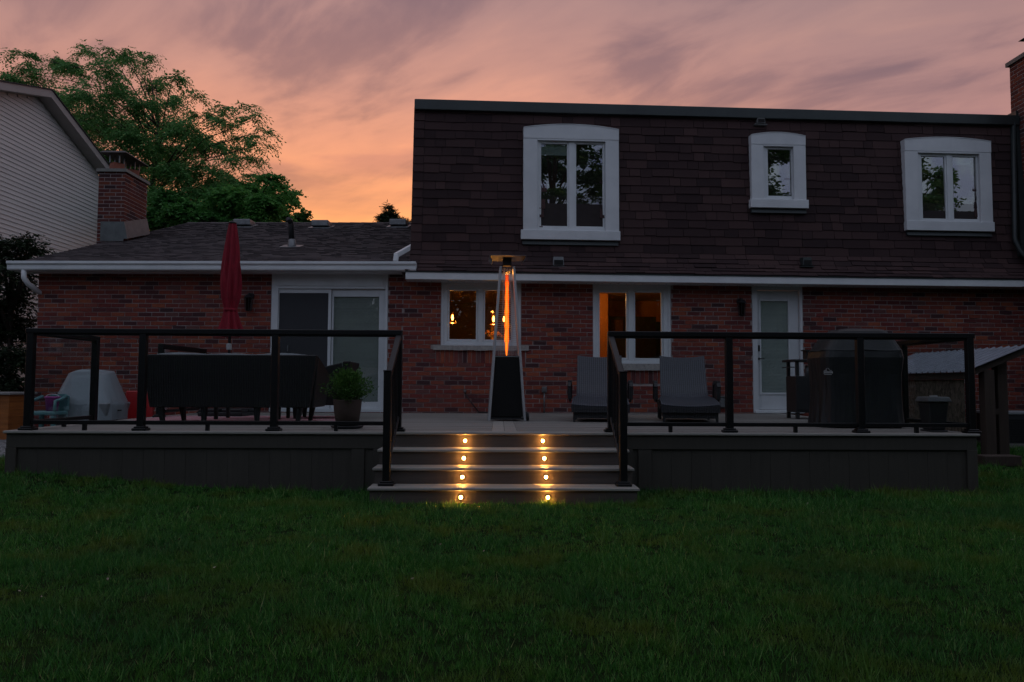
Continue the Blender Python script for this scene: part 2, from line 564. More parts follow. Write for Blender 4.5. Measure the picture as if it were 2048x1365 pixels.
# grass blades, one mass
def grass(n, x0, x1, y0, y1, hmin, hmax, wid, ymask=None):
    per = 16                                  # blades grow in tufts that lean apart
    nt = n // per
    tx, ty_ = rng.uniform(x0, x1, nt), rng.uniform(y0, y1, nt)
    th_ = np.clip(rng.lognormal(0, .38, nt), .45, 2.0)
    ox, oy = rng.normal(0, .016, (nt, per)), rng.normal(0, .016, (nt, per))
    x, y = (tx[:, None] + ox).ravel(), (ty_[:, None] + oy).ravel()
    tuft, out_a = np.repeat(th_, per), np.arctan2(oy, ox).ravel()
    keep = ~((x > -5.14) & (x < 5.12) & (y > 8.02)) & ~((x > -1.22) & (x < 1.33) & (y > 7.14))
    keep &= ~((x < -5.1) & (y > 9.35)) & ~((y > 13.3))
    # only what the camera could see from here or a step aside
    keep &= (np.abs(x) < (y + 2.0) * 0.80 + .6)
    x, y, tuft, out_a = x[keep], y[keep], tuft[keep], out_a[keep]
    n = len(x)
    # tufts: pull blades toward clump centres and vary height by slow noise
    ph = np.sin(x * 3.1 + 1.7 * np.sin(y * 2.3)) * np.cos(y * 2.7 + 1.3 * np.sin(x * 1.9)) + .6 * np.sin(x * 9.7 + y * 4.1) * np.cos(y * 8.3 - x * 3.7)
    h = tuft * rng.uniform(hmin, hmax, n) * (1 + .28 * ph) * rng.choice([1, 1, 1, 1, 1.7], n)
    z = gz_np(x, y)
    a = rng.uniform(0, 2 * np.pi, n)
    lean = rng.uniform(.15, .9, n) * h
    la = out_a + rng.normal(0, .6, n)
    w = wid * rng.uniform(.6, 1.3, n)
    wx, wy = np.cos(a + np.pi / 2) * w / 2, np.sin(a + np.pi / 2) * w / 2
    lx, ly = np.cos(la) * lean, np.sin(la) * lean
    V = np.empty((n, 3, 3), np.float32)
    V[:, 0] = np.stack([x - wx, y - wy, z - .003], 1)
    V[:, 1] = np.stack([x + wx, y + wy, z - .003], 1)
    V[:, 2] = np.stack([x + lx, y + ly, z + h], 1)
    return V.reshape(-1, 3)


m, t = new_mat('grass_blade')
gi = nd(t, 'ShaderNodeNewGeometry').outputs['Random Per Island']
gc = ramp(t, gi, [(0, (.014, .074, .012)), (.45, (.042, .175, .022)), (.85, (.088, .27, .042)), (.96, (.18, .35, .09)), (1, (.38, .38, .16))])
gco = nd(t, 'ShaderNodeTexCoord').outputs['Object']
gn1 = nd(t, 'ShaderNodeTexNoise', {'Vector': gco, 'Scale': 1.6, 'Detail': 4.0}).outputs['Fac']
gc = mixc(t, nd(t, 'ShaderNodeMapRange', {0: gn1, 1: .50, 2: .66, 3: 0, 4: .75}).outputs[0], gc, (.14, .18, .024))
gn2 = nd(t, 'ShaderNodeTexNoise', {'Vector': gco, 'Scale': .7, 'Detail': 3.0}).outputs['Fac']
gc = mixc(t, nd(t, 'ShaderNodeMapRange', {0: gn2, 1: .48, 2: .66, 3: 0, 4: .5}).outputs[0], gc, (.022, .110, .030))
gd = nd(t, 'ShaderNodeBsdfPrincipled', {'Base Color': gc, 'Roughness': .5, 'Specular IOR Level': .35})
gt_ = nd(t, 'ShaderNodeBsdfTranslucent', {'Color': gc})
gx = nd(t, 'ShaderNodeMixShader', {0: .3, 1: gd.outputs[0], 2: gt_.outputs[0]})
nd(t, 'ShaderNodeOutputMaterial', {'Surface': gx.outputs[0]})
GRASS = m
V = np.concatenate([grass(470000, -5.2, 5.2, 1.6, 5.0, .013, .032, .0040),
                    grass(360000, -7.5, 7.5, 4.6, 7.3, .014, .034, .0056),
                    grass(210000, -8.5, 8.5, 7.0, 9.4, .018, .044, .0075),
                    grass(45000, 4.8, 10, 9.2, 13.4, .02, .05, .011)])
gm = np_mesh('lawn_grass', V, 3)
o = link('lawn_grass', gm, GRASS)
o['kind'] = 'stuff'
o['label'] = 'short mown green lawn in front of the deck'
o['category'] = 'grass'

# dry leaves and bits of litter lying in the grass
n = 80
x = rng.uniform(-6, 6, n); y = rng.uniform(3.2, 7.6, n)
ok = ~((x > -1.3) & (x < 1.4) & (y > 7.0))
x, y = x[ok], y[ok]; n = len(x)
c = np.stack([x, y, gz_np(x, y) + rng.uniform(.02, .042, n)], 1)
a = rng.uniform(0, 6.283, n); L = rng.uniform(.007, .017, n)
dv = np.stack([np.cos(a), np.sin(a), rng.uniform(-.4, .4, n)], 1); sv = np.stack([-np.sin(a), np.cos(a), rng.uniform(-.4, .4, n)], 1)
V = np.stack([c - dv * L[:, None], c + sv * (L * .45)[:, None], c + dv * L[:, None], c - sv * (L * .45)[:, None]], 1).reshape(-1, 3)
o = link('fallen_leaves', np_mesh('fallen_leaves', V, 4), mat('dry_leaf', (.26, .22, .17), (.16, .12, .08), .8, scale=30, var=.4)); o['kind'] = 'stuff'
o['label'] = 'scattered dry leaves lying in the lawn'; o['category'] = 'leaves'

# gravel bed at the side of the house
GRAVEL = mat('gravel', (.26, .25, .25), (.14, .135, .135), .9, scale=40, var=.4, bump=.4)
gb = MB()
gb.grid([[(x, y, gz_np(x, y) + .008) for x in np.linspace(-9.6, -5.16, 12)] for y in np.linspace(9.3, 13.1, 10)])
o = link('gravel_path', gb, GRAVEL); o['kind'] = 'structure'
n = 9000
x = rng.uniform(-9.4, -5.2, n); y = rng.uniform(9.3, 13.0, n); z = gz_np(x, y) + .010
s = rng.uniform(.008, .019, n)
c = np.stack([x, y, z], 1)
octv = np.array([[1, 0, 0], [0, 1, 0], [-1, 0, 0], [0, -1, 0], [0, 0, .8]])
tri = [(0, 1, 4), (1, 2, 4), (2, 3, 4), (3, 0, 4)]
P = c[:, None, :] + octv[None] * s[:, None, None] * rng.uniform(.7, 1.3, (n, 5, 1))
V = np.concatenate([P[:, t] for t in tri], 1).reshape(-1, 3)
o = link('gravel', np_mesh('gravel', V, 3), GRAVEL); o['kind'] = 'stuff'
o['label'] = 'loose grey gravel beside the deck'; o['category'] = 'gravel'

# ------------------------------------------------------------------ the brick house
house = thing('brick_house', 'red brick house with shingled mansard upper storey and low side wing', 'house', ORG)


def MH(fr, u=0, v=0, z=0):
    return fr.M @ Matrix.Translation((u, v, z))


# openings in the two walls (wall plane, v = 0)
op_lw1 = MAIN.rect(882, 560, 1042, 693)
op_lw2 = MAIN.rect(1186, 566, 1342, 729)
op_door = MAIN.rect(1505, 568, 1606, 826)
op_patio = WING.rect(541, 540, 775, 826)
Z_EAVE = MAIN.uz(1400, 565, -.40)[1]           # soffit level of the main block
Z_WEAVE = WING.uz(430, 540, -.42)[1]
RCX = at_y(2021, 190, 14.12).x                                     # face of the outer chimney that closes the facade
U_END = (MAIN.I @ Vector((RCX, 13.88, 0))).x - .004
U_WL = WING.uz(76, 600)[0]
WALL_TOP_M = Z_EAVE + .12
WALL_TOP_W = Z_WEAVE + .10
op_lw1 = (op_lw1[0], op_lw1[1], op_lw1[2], Z_EAVE + .02)
op_lw2 = (op_lw2[0], op_lw2[1], op_lw2[2], Z_EAVE + .02)
op_door = (op_door[0], op_door[1], ZD, Z_EAVE + .02)
op_patio = (op_patio[0], op_patio[1], ZD, Z_WEAVE + .015)

main_wall = link('wall', holes(0, U_END, -.3, WALL_TOP_M, [op_lw1, op_lw2, op_door], 0, .22), MORTAR, house, MAIN.M)
wing_wall = link('wall', holes(U_WL, -.002, -.3, WALL_TOP_W, [op_patio], 0, .22), MORTAR, house, WING.M)

sill1 = MAIN.rect(866, 692, 1057, 701)
sill2 = MAIN.rect(1178, 728, 1350, 741)
sold1 = (sill1[0] + .05, sill1[1] - .05, sill1[2] - .245, sill1[3])
sold2 = (sill2[0] + .05, sill2[1] - .05, sill2[2] - .245, sill2[3])

CZ, BL = .0795, .243


def lay_bricks(u0, u1, z0, z1, ops, seed):
    rr = random.Random(seed)
    out = []
    k = 0
    z = z0
    while z < z1:
        zm = z + CZ / 2
        cuts = sorted([(o_[0], o_[1]) for o_ in ops if o_[2] < zm + .015 and o_[3] > zm - .015])
        free, a = [], u0
        for c0, c1 in cuts:
            if c0 > a:
                free.append((a, c0))
            a = max(a, c1)
        if a < u1:
            free.append((a, u1))
        for fa, fb in free:
            off = (k % 2) * BL / 2 + rr.uniform(-.02, .02)
            i0 = math.floor((fa - u0 - off) / BL)
            p = u0 + off + i0 * BL
            while p < fb:
                q = p + BL
                a_, b_ = max(p, fa), min(q, fb)
                if b_ - a_ > .045:
                    full = abs((b_ - a_) - BL) < 1e-4
                    out.append((a_ + .007, b_ - .007, z + .007, min(z + CZ - .007, z1 - .002), full))
                p = q
        z += CZ
        k += 1
    return out


def brick_box(mb, a, b, c, d, rr):
    pr = -.004 - rr.random() * .008
    j = [rr.uniform(-.0025, .0025) for _ in range(8)]
    mb.add([(a + j[0], pr, c + j[1]), (b + j[2], pr, c + j[3]), (b + j[4], pr, d + j[5]), (a + j[6], pr, d + j[7]),
            (a, .02, c), (b, .02, c), (b, .02, d), (a, .02, d)],
           [(0, 1, 2, 3), (4, 5, 1, 0), (5, 6, 2, 1), (6, 7, 3, 2), (7, 4, 0, 3)])


unit = MB()
unit.box(-.1145, .1145, -.002, .03, -.0328, .0328)
UNIT_BRICK = unit.mesh('brick')
UNIT_BRICK.materials.append(BRICK)

bl_main = lay_bricks(-.005, U_END, -.16, WALL_TOP_M, [op_lw1, op_lw2, op_door, sill1, sill2, sold1, sold2], 3)
bl_wing = lay_bricks(U_WL, .004, -.16, WALL_TOP_W, [op_patio], 4)
rr = random.Random(5)
uc = MAIN.uz(1110, 720)[0]
cand = sorted([b for b in bl_main if b[4] and b[2] > ZD and b[3] < Z_EAVE - .1],
              key=lambda b: abs((b[0] + b[1]) / 2 - uc))
single = set(cand[:300])
mbm = MB()
for b in bl_main:
    if b in single:
        j = rr.uniform(-.003, .003)
        ob = link('brick', UNIT_BRICK, None, main_wall,
                  MAIN.M @ Matrix.Translation(((b[0] + b[1]) / 2 + j, -.004 - rr.random() * .007, (b[2] + b[3]) / 2 + rr.uniform(-.002, .002))) @ Matrix.Rotation(rr.uniform(-.012, .012), 4, 'Y'))
    else:
        brick_box(mbm, b[0], b[1], b[2], b[3], rr)
# soldier courses below the stone sills
for s_ in (sold1, sold2):
    u = s_[0]
    while u < s_[1] - .04:
        brick_box(mbm, u + .005, min(u + .0795, s_[1]) - .005, s_[2] + .006, s_[3] - .03, rr)
        u += .0795
for b in bl_wing:
    pass
link('brickwork', mbm, BRICK, main_wall, MAIN.M, kind='stuff')
mbw = MB()
for b in bl_wing:
    brick_box(mbw, b[0], b[1], b[2], b[3], rr)
# the left return of the wing
link('brickwork', mbw, BRICK, wing_wall, WING.M, kind='stuff')
link('side_wall', MB().box(U_WL, U_WL + .22, .222, 11.5, -.3, WALL_TOP_W), MORTAR, house, WING.M)
link('side_wall', MB().box(U_END - .24, U_END, .222, 7.5, -.3, WALL_TOP_M), MORTAR, house, MAIN.M)
link('rear_wall', MB().box(U_WL, U_END, 0, .2, -.3, 3.0), MORTAR, house, Matrix.Translation(ORG + Vector((0, 8.2, 0))))


# stone sills
for s_ in (sill1, sill2):
    mb = MB()
    rows = []
    n = 14
    for i in range(n):
        a = s_[0] + (s_[1] - s_[0]) * i / n
        b = s_[0] + (s_[1] - s_[0]) * (i + 1) / n
        mb.box(a, b, -.055 - rr.uniform(0, .012), .06, s_[2] - rr.uniform(0, .01), s_[3])
    link('sill', mb, STONE, house, MAIN.M)


# ---- windows of the ground floor
def sash_window(fr, op, panes, v, parent, label=None, glass=PANE_IN, rows=None):
    u0, u1, z0, z1 = op
    w = link('window', holes(u0 + .002, u1 - .002, z0 + .002, z1 - .02, [(p[0] - .035, p[1] + .035, p[2] - .035, p[3] + .035) for p in panes], v, v + .09), VINYL, parent, fr.M, bevel=.004)
    for p in panes:
        link('sash', holes(p[0] - .033, p[1] + .033, p[2] - .033, p[3] + .033, [p], v + .018, v + .07), VINYL, w, fr.M, bevel=.004)
        link('pane', MB().box(p[0] - .004, p[1] + .004, v + .040, v + .046, p[2] - .004, p[3] + .004), glass, w, fr.M)
    # outer casing lip
    link('casing', holes(u0 + .001, u1 - .001, z0 + .001, z1 - .019, [(u0 + .045, u1 - .045, z0 + .045, z1 - .06)], v - .022, v - .001), VINYL, w, fr.M, bevel=.004)
    return w


v_w = .03
win1 = sash_window(MAIN, op_lw1, [MAIN.rect(899, 582, 952, 679, v_w + .04), MAIN.rect(970, 582, 1022, 680, v_w + .04)], v_w, house)
win2 = sash_window(MAIN, op_lw2, [MAIN.rect(1199, 586, 1252, 716, v_w + .04), MAIN.rect(1270, 586, 1322, 717, v_w + .04)], v_w, house)

# ---- back door with a full glass lite and blind
dr = op_door
v_d = .05
leaf = MAIN.rect(1514, 582, 1598, 815, v_d)
lite = MAIN.rect(1522, 603, 1577, 786, v_d)
door = link('door', holes(leaf[0], leaf[1], ZD + .07, leaf[3], [lite], v_d, v_d + .045), TRIM, house, MAIN.M, bevel=.003)
link('door_frame', holes(dr[0] + .002, dr[1] - .002, ZD + .01, dr[3] - .01, [(leaf[0] - .006, leaf[1] + .006, ZD + .064, leaf[3] + .006)], -.012, .10), TRIM, door, MAIN.M, bevel=.004)
link('lite_frame', holes(lite[0] - .035, lite[1] + .035, lite[2] - .035, lite[3] + .035, [lite], v_d - .014, v_d - .001), TRIM, door, MAIN.M, bevel=.004)
link('pane', MB().box(lite[0] - .002, lite[1] + .002, v_d + .010, v_d + .016, lite[2] - .002, lite[3] + .002), glass_mat('door_glass', (.86, .88, .87), 1.8), door, MAIN.M)
BLIND = mat('blind_slat', (.72, .76, .74), (.62, .66, .65), .6, scale=3, var=.06)
mb = MB()
zz = lite[2]
while zz < lite[3]:
    mb.hexa([(lite[0], v_d + .024, zz), (lite[1], v_d + .024, zz), (lite[1], v_d + .040, zz + .004), (lite[0], v_d + .040, zz + .004)],
            [(lite[0], v_d + .023, zz + .022), (lite[1], v_d + .023, zz + .022), (lite[1], v_d + .041, zz + .026), (lite[0], v_d + .041, zz + .026)])
    zz += .027
link('blind', mb, BLIND, door, MAIN.M, kind='stuff')
link('added_blind_backing', MB().box(lite[0] - .02, lite[1] + .02, v_d + .0465, v_d + .049, lite[2] - .02, lite[3] + .02), BLIND, door, MAIN.M)  # added panel that keeps the lit room from showing between the slats
link('threshold', MB().box(dr[0] + .02, dr[1] - .02, -.06, .12, ZD + .004, ZD + .05), WHITE, door, MAIN.M, bevel=.006)
hx, hz = MAIN.uz(1513.5, 718, v_d)
hx += .035
link('handle', MB().box(hx - .016, hx + .016, v_d - .012, v_d - .001, hz - .02, hz + .02).tube([(hx, v_d - .02, hz), (hx, v_d - .055, hz), (hx + .09, v_d - .055, hz)], .009), DARKMETAL, door, MAIN.M)
hx2, hz2 = MAIN.uz(1513.5, 697, v_d)
link('keypad', MB().box(hx - .022, hx + .022, v_d - .02, v_d - .001, hz2 - .055, hz2 + .055), DARKMETAL, door, MAIN.M, bevel=.004)

# ---- sliding patio door of the wing
u0, u1, z0, z1 = op_patio
fr_in = WING.rect(556, 581, 770, 822, .05)
head_z = WING.uz(660, 578, 0)[1]
pdoor = link('patio_door', holes(u0 + .004, u1 - .004, z0 + .004, z1 - .004, [(fr_in[0], fr_in[1], z0 + .06, head_z)], -.012, .10), VINYL, house, WING.M, bevel=.004)
link('head_panel', MB().box(u0 + .09, u1 - .09, -.03, -.014, head_z + .05, z1 - .03), VINYL, pdoor, WING.M, bevel=.003)
pl = WING.rect(558, 587, 656, 806, .06)
pr_ = WING.rect(666, 594, 757, 804, .06)
link('screen_frame', holes(pl[0] - .012, WING.uz(661, 700, .03)[0], z0 + .062, head_z - .002, [(pl[0], pl[1], pl[2], pl[3])], .02, .045), VINYL, pdoor, WING.M, bevel=.003)
SCREEN = mat('insect_screen', (.040, .041, .046), (.034, .035, .040), .8, scale=400)
link('screen', MB().box(pl[0], pl[1], .030, .034, pl[2], pl[3]), SCREEN, pdoor, WING.M)
link('sliding_frame', holes(WING.uz(662, 700, .06)[0] + .002, fr_in[1] - .002, z0 + .062, head_z - .002, [pr_], .055, .095), VINYL, pdoor, WING.M, bevel=.003)
link('pane', MB().box(pr_[0] - .003, pr_[1] + .003, .070, .076, pr_[2] - .003, pr_[3] + .003), glass_mat('patio_glass', (.86, .88, .87), 1.8), pdoor, WING.M)
mb = MB()
zz = pr_[2] - .02
while zz < pr_[3] + .02:
    mb.hexa([(pr_[0] - .01, .100, zz), (pr_[1] + .01, .100, zz), (pr_[1] + .01, .118, zz + .004), (pr_[0] - .01, .118, zz + .004)],
            [(pr_[0] - .01, .099, zz + .021), (pr_[1] + .01, .099, zz + .021), (pr_[1] + .01, .119, zz + .025), (pr_[0] - .01, .119, zz + .025)])
    zz += .0265
link('blind', mb, mat('patio_blind', (.56, .60, .58), (.50, .54, .52), .6, scale=3, var=.05), pdoor, WING.M, kind='stuff')
link('added_blind_backing', MB().box(pr_[0] - .03, pr_[1] + .03, .123, .126, pr_[2] - .03, pr_[3] + .03), BLIND, pdoor, WING.M)  # same added panel, closing the gaps between the patio slats
hu, hz_ = WING.uz(576, 697, .03)
link('latch', MB().box(hu - .008, hu + .008, .005, .019, hz_ - .05, hz_ + .05), GREYMETAL, pdoor, WING.M)

# ---- rooms behind the lit windows
AMBER = mat('amber_wall', (.50, .20, .045), (.42, .16, .035), .8, scale=2)
DIMWALL = mat('brown_wall', (.16, .085, .04), (.12, .06, .03), .8, scale=2)
CABINET = mat('dark_cabinet', (.030, .018, .012), (.022, .013, .009), .45, scale=4, stretch=(8, 8, 1))
ua, ub = op_lw1[0] - 1.6, op_lw2[1] + 1.3
um = op_lw2[0] - .9
zf, zc_ = ZD + .02, Z_EAVE + .06
room = link('room_shell', MB().box(ua - .1, um, 4.2, 4.3, zf, zc_).box(ua - .2, ua - .1, .225, 4.3, zf, zc_).box(ua - .1, um, .225, 4.2, zf - .05, zf), DIMWALL, house, MAIN.M)
link('ceiling', MB().box(ua - .2, ub, .225, 4.3, zc_ + .004, zc_ + .06), mat('room_ceiling', (.45, .27, .12), None, .9), room, MAIN.M)
link('room_wall', MB().box(um + .004, ub, 3.2, 3.3, zf, zc_).box(ub + .002, ub + .1, .225, 3.3, zf, zc_).box(um + .004, ub, .225, 3.19, zf - .05, zf), AMBER, room, MAIN.M)
uo0, _ = MAIN.uz(1190, 650, 1.9)
uo1, _ = MAIN.uz(1216, 650, 1.9)
link('door_casing', MB().box(uo0 - .06, uo1, 1.9, 1.97, zf, zc_), AMBER, room, MAIN.M)
uk0, kz = MAIN.uz(1217, 633, 2.2)
uk1, _ = MAIN.uz(1312, 633, 2.2)
link('cabinet', MB().box(uk0, uk1, 2.2, 2.9, zf, kz).box(uk0 - .02, uk1 + .5, 2.5, 3.1, zf, kz - .08), CABINET, room, MAIN.M)
uw0, wz0 = MAIN.uz(1222, 668, 2.16)
uw1, wz1 = MAIN.uz(1246, 640, 2.16)
link('oven', MB().box(uw0, uw1, 2.16, 2.196, wz0, wz1), mat('oven_glass', (.10, .04, .03), None, .15), room, MAIN.M)
# light room of the wing kept dark and the upper rooms
link('room_shell', MB().box(U_WL + .3, -.1, 3.0, 3.1, ZD, Z_WEAVE + .1).box(U_WL + .3, -.1, .23, 3.0, Z_WEAVE + .11, Z_WEAVE + .2), DIMWALL, house, WING.M)


# pendant lamps: things of their own, each with its bulb as the light
BULB = emit_mat('pendant_filament', (1.0, .46, .10), 26.0)
BULB.cycles.emission_sampling = 'NONE'
AMBERGLASS = glass_mat('amber_shade', (1.0, .74, .42), 1.6)
for i, (px, py, lab) in enumerate([(905, 637, 'glowing glass pendant lamp behind the sash beside the brick pier'),
                                   (987, 640, 'glowing glass pendant lamp seen just beside the heater frame'),
                                   (1008, 640, 'glowing glass pendant lamp half hidden behind the heater flame')]):
    v = 1.5 if i < 2 else 2.2
    u, z = MAIN.uz(px, py, v)
    t = thing('pendant_lamp', lab, 'pendant lamp', (MAIN.M @ Vector((u, v, z))), R(2.5), 'pendant lamps behind the window')
    link('cord', MB().tube([(0, 0, .14), (0, 0, zc_ - z)], .006, 6), mat('cord', (.10, .05, .02), None), t)
    link('socket', MB().lathe([(.012, .15), (.022, .14), (.024, .085), (.016, .075)], n=12), mat('brass', (.45, .22, .07), None, .35, .8), t, smooth=True)
    link('bulb', MB().lathe([(.006, .075), (.016, .05), (.024, .01), (.018, -.025), (.004, -.042)], n=12), BULB, t, smooth=True)
    sh = MB()
    for k in range(20):
        a0, a1 = 2 * math.pi * k / 20, 2 * math.pi * (k + 1) / 20
        sh.add([(math.cos(a) * r, math.sin(a) * r, zz) for a, r, zz in ((a0, .07, -.09), (a1, .07, -.09), (a1, .066, .09), (a0, .066, .09))], [(0, 1, 2, 3)])
    link('shade', sh, AMBERGLASS, t)
    link('rim', MB().lathe([(.066, -.098), (.078, -.096), (.078, -.088), (.066, -.086)], n=20), mat('copper', (.55, .22, .08), None, .4, .6), t)
    if i < 2:
        ld = bpy.data.lights.new('bulb_light', 'POINT')
        ld.energy = 6.0
        ld.color = (1, .42, .09)
        ld.shadow_soft_size = .03
        lo = bpy.data.objects.new('bulb_light', ld)
        COL.objects.link(lo)
        lo.parent = t
        lo.location = (0, 0, -.13)
# light in the second room comes from a pendant out of sight above the counter
t = thing('ceiling_lamp', 'warm kitchen ceiling lamp lighting the orange wall', 'ceiling lamp', MAIN.M @ Vector((uo1 - .62, 1.1, zc_ - .12)))
link('shade', MB().lathe([(.05, .115), (.06, .08), (.12, .0), (.12, -.01)], n=16), AMBER, t)
link('bulb', MB().lathe([(.01, .02), (.03, 0), (.02, -.03)], n=10), BULB, t)
ld = bpy.data.lights.new('bulb_light', 'POINT')
ld.energy = 18.0
ld.color = (1, .45, .12)
ld.shadow_soft_size = .04
lo = bpy.data.objects.new('bulb_light', ld); COL.objects.link(lo); lo.parent = t; lo.location = (0, 0, -.08)

# bouquet on the table behind the window
u, z = MAIN.uz(988, 668, 1.9)
t = thing('flower_bouquet', 'orange lit bouquet of round blooms on the table behind the heater', 'flowers', MAIN.M @ Vector((u, 1.9, z - .34)), R(2.5))
link('vase', MB().lathe([(.04, 0), (.055, .08), (.03, .2), (.036, .24)], n=14), mat('vase', (.3, .15, .07), None, .3), t, smooth=True)
PETAL = mat('petal', (.75, .34, .12), (.6, .22, .06), .7, scale=40, var=.2)
for i in range(9):
    a = rr.uniform(0, 6.28)
    fx, fz = -.17 + i * .043 + rr.uniform(-.02, .02), .36 + rr.uniform(-.05, .03) - .006 * i
    fy = rr.uniform(-.06, .06)
    mb = MB()
    for k in range(26):
        d = Vector((rr.gauss(0, 1), rr.gauss(0, 1), rr.gauss(0, 1))).normalized()
        s = d.orthogonal().normalized()
        b_ = d.cross(s)
        p = Vector((fx, fy, fz)) + d * .022
        mb.add([p - s * .016, p + b_ * .016 + d * .012, p + s * .016, p - b_ * .016 + d * .008], [(0, 1, 2, 3)])
    link('bloom', mb, PETAL, t)
    link('stem', MB().tube([(0, 0, .22), (fx, fy, fz)], .004, 5), mat('stem', (.03, .08, .02), None), t)
ts = thing('side_table', 'narrow dark table under the bouquet inside the window', 'table', MAIN.M @ Vector((u, 1.9, zf)), R(2.5))
link('table_top', MB().box(-.5, .5, -.2, .2, z - .365 - zf, z - .341 - zf), CABINET, ts)
for sx_ in (-.46, .42):
    for sy_ in (-.18, .14):
        link('leg', MB().box(sx_, sx_ + .04, sy_, sy_ + .04, .001, z - .367 - zf), CABINET, ts)

# ------------------------------------------------------------------ main roof: soffit, fascia, mansard
OVH = -.40
zf0 = MAIN.uz(1400, 566, OVH)[1]
zf1 = MAIN.uz(1400, 551, OVH)[1]
uL = MAIN.uz(811, 552, OVH)[0]
link('fascia', MB().box(uL, U_END, OVH, OVH + .02, zf0, zf1), WHITE, house, MAIN.M, bevel=.003)
link('drip_edge', MB().box(uL - .004, U_END, OVH - .012, OVH - .001, zf1 - .012, zf1 + .012), COPING, house, MAIN.M)
sof = link('soffit', MB().box(uL, U_END, OVH + .021, -.001, zf0 + .002, zf0 + .02).box(uL, uL + .02, OVH + .021, .3, zf0 + .021, zf1), WHITE, house, MAIN.M)
mb = MB()
u = uL + .15
HOLE = mat('soffit_hole', (.01, .01, .01), None, .9)
while u < U_END - .2:
    mb.lathe([(.011, 0), (.011, .0015)], (u, -.12, zf0 - .0005), 8)
    u += .145
link('vent_hole', mb, HOLE, sof, MAIN.M, kind='stuff')

# profile of the mansard (v, z) from the eave up
zk = MAIN.uz(1400, 512, -.05)[1]                # where the bell cast begins
zt = MAIN.uz(829, 214, .06)[1]
prof = [(OVH - .02, zf1 + .01), (-.20, zf1 + (zk - zf1) * .42), (-.05, zk), (.06, zt)]
uT = MAIN.uz(830, 214, .06)[0]
uB = MAIN.uz(823, 480, 0)[0]


def prof_at(s):
    """distance up the slope -> (v, z, nv, nz, left edge u)"""
    acc = 0
    for (v0, z0), (v1, z1) in zip(prof[:-1], prof[1:]):
        L = math.hypot(v1 - v0, z1 - z0)
        if s <= acc + L + 1e-9 or (v1, z1) == prof[-1]:
            k = (s - acc) / L
            v, z = v0 + (v1 - v0) * k, z0 + (z1 - z0) * k
            nv, nz = -(z1 - z0) / L, (v1 - v0) / L
            k2 = max(0, (z - zk) / (zt - zk))
            ul = uB + (uT - uB) * k2 if z > zk else uB + (uL - uB) * ((zk - z) / (zk - zf1)) ** 1.6
            return v, z, nv, nz, ul
        acc += L


SL = sum(math.hypot(b[0] - a[0], b[1] - a[1]) for a, b in zip(prof[:-1], prof[1:]))
rows = []
for i in range(41):
    v, z, nv, nz, ul = prof_at(SL * i / 40)
    rows.append([(ul, v, z), (U_END, v, z)])
roof = link('mansard_roof', MB().grid(rows), mat('roof_felt', (.03, .022, .022), None, .95), house, MAIN.M)
# left return of the mansard
rows = []
for i in range(13):
    v, z, nv, nz, ul = prof_at(SL * i / 12)
    rows.append([(ul + .9 * 0, v, z), (ul, 7.5, z)])
link('mansard_return', MB().grid([[b, a] for a, b in rows]), SHINGLE, roof, MAIN.M)
# hole zones: the dormer windows
def up_rect(px0, py0, px1, py1):
    return MAIN.rect(px0, py0, px1, py1, -.06)


DORM = [
    dict(o=(1047, 258, 1238, 462), arch=250, op=(1075, 282, 1211, 461), sill=(1042, 461, 1241, 480), panes=[(1082, 289, 1134, 453), (1152, 290, 1205, 454)]),
    dict(o=(1503, 272, 1612, 400), arch=266, op=(1528, 293, 1588, 400), sill=(1502, 399, 1618, 416), panes=[(1535, 300, 1582, 393)]),
    dict(o=(1811, 282, 1984, 444), arch=276, op=(1838, 307, 1961, 444), sill=(1814, 443, 1990, 462), panes=[(1843, 314, 1889, 438), (1905, 315, 1952, 439)]),
]
ROW = .158
single_sh, joined = [], MB()
rs = random.Random(11)
nrow = int(SL / ROW) + 1
dz = [up_rect(d['o'][0], d['arch'], d['o'][2], d['sill'][3]) for d in DORM]
all_sh = []
row_s = 0.0
i = 0
while row_s < SL - .02:
    flare = prof_at(row_s)[1] < zk
    rh = ROW * (.74 if flare else 1.0)
    s0, s1 = row_s, min(row_s + rh * 1.12, SL)
    v0, z0, nv, nz, ul0 = prof_at(s0 + .001)
    v1, z1, _, _, ul1 = prof_at(s1)
    u = ul0 - .012
    # corner cap piece then random tabs
    first = True
    while u < U_END:
        w = .205 if first else rs.choice([.20, .28, .34, .42, .5]) * rs.uniform(.9, 1.1)
        if first and i % 2:
            w = .20
        b = min(u + w, U_END)
        all_sh.append((u, b - .009, v0, z0, v1, z1, nv, nz, first, i, ul1 - ul0))
        u = b
        first = False
    row_s += rh
    i += 1


def hidden(s_):
    um_, zm_ = (s_[0] + s_[1]) / 2, (s_[3] + s_[5]) / 2
    return any(d[0] + .05 < s_[0] and s_[1] < d[1] - .05 and d[2] + .05 < s_[3] and s_[5] < d[3] - .05 for d in dz)


def shingle_mesh(s_, mb=None, local=False):
    u0, u1, v0, z0, v1, z1, nv, nz, first, i, du = s_
    th0, th1 = .016 + rs.uniform(0, .006), .003
    jl = rs.uniform(-.011, .011)
    b = [(u0, v0 + nv * th0, z0 + nz * th0 + jl), (u1, v0 + nv * th0, z0 + nz * th0 + jl), (u1, v0, z0 + jl), (u0, v0, z0 + jl)]
    t = [(u0 + (du if first else 0), v1 + nv * th1, z1 + nz * th1), (u1, v1 + nv * th1, z1 + nz * th1), (u1, v1, z1), (u0 + (du if first else 0), v1, z1)]
    mb = mb or MB()
    if local:
        c = Vector((u0, v0, z0))
        b = [Vector(p) - c for p in b]; t = [Vector(p) - c for p in t]
    mb.hexa(b, t)
    return mb


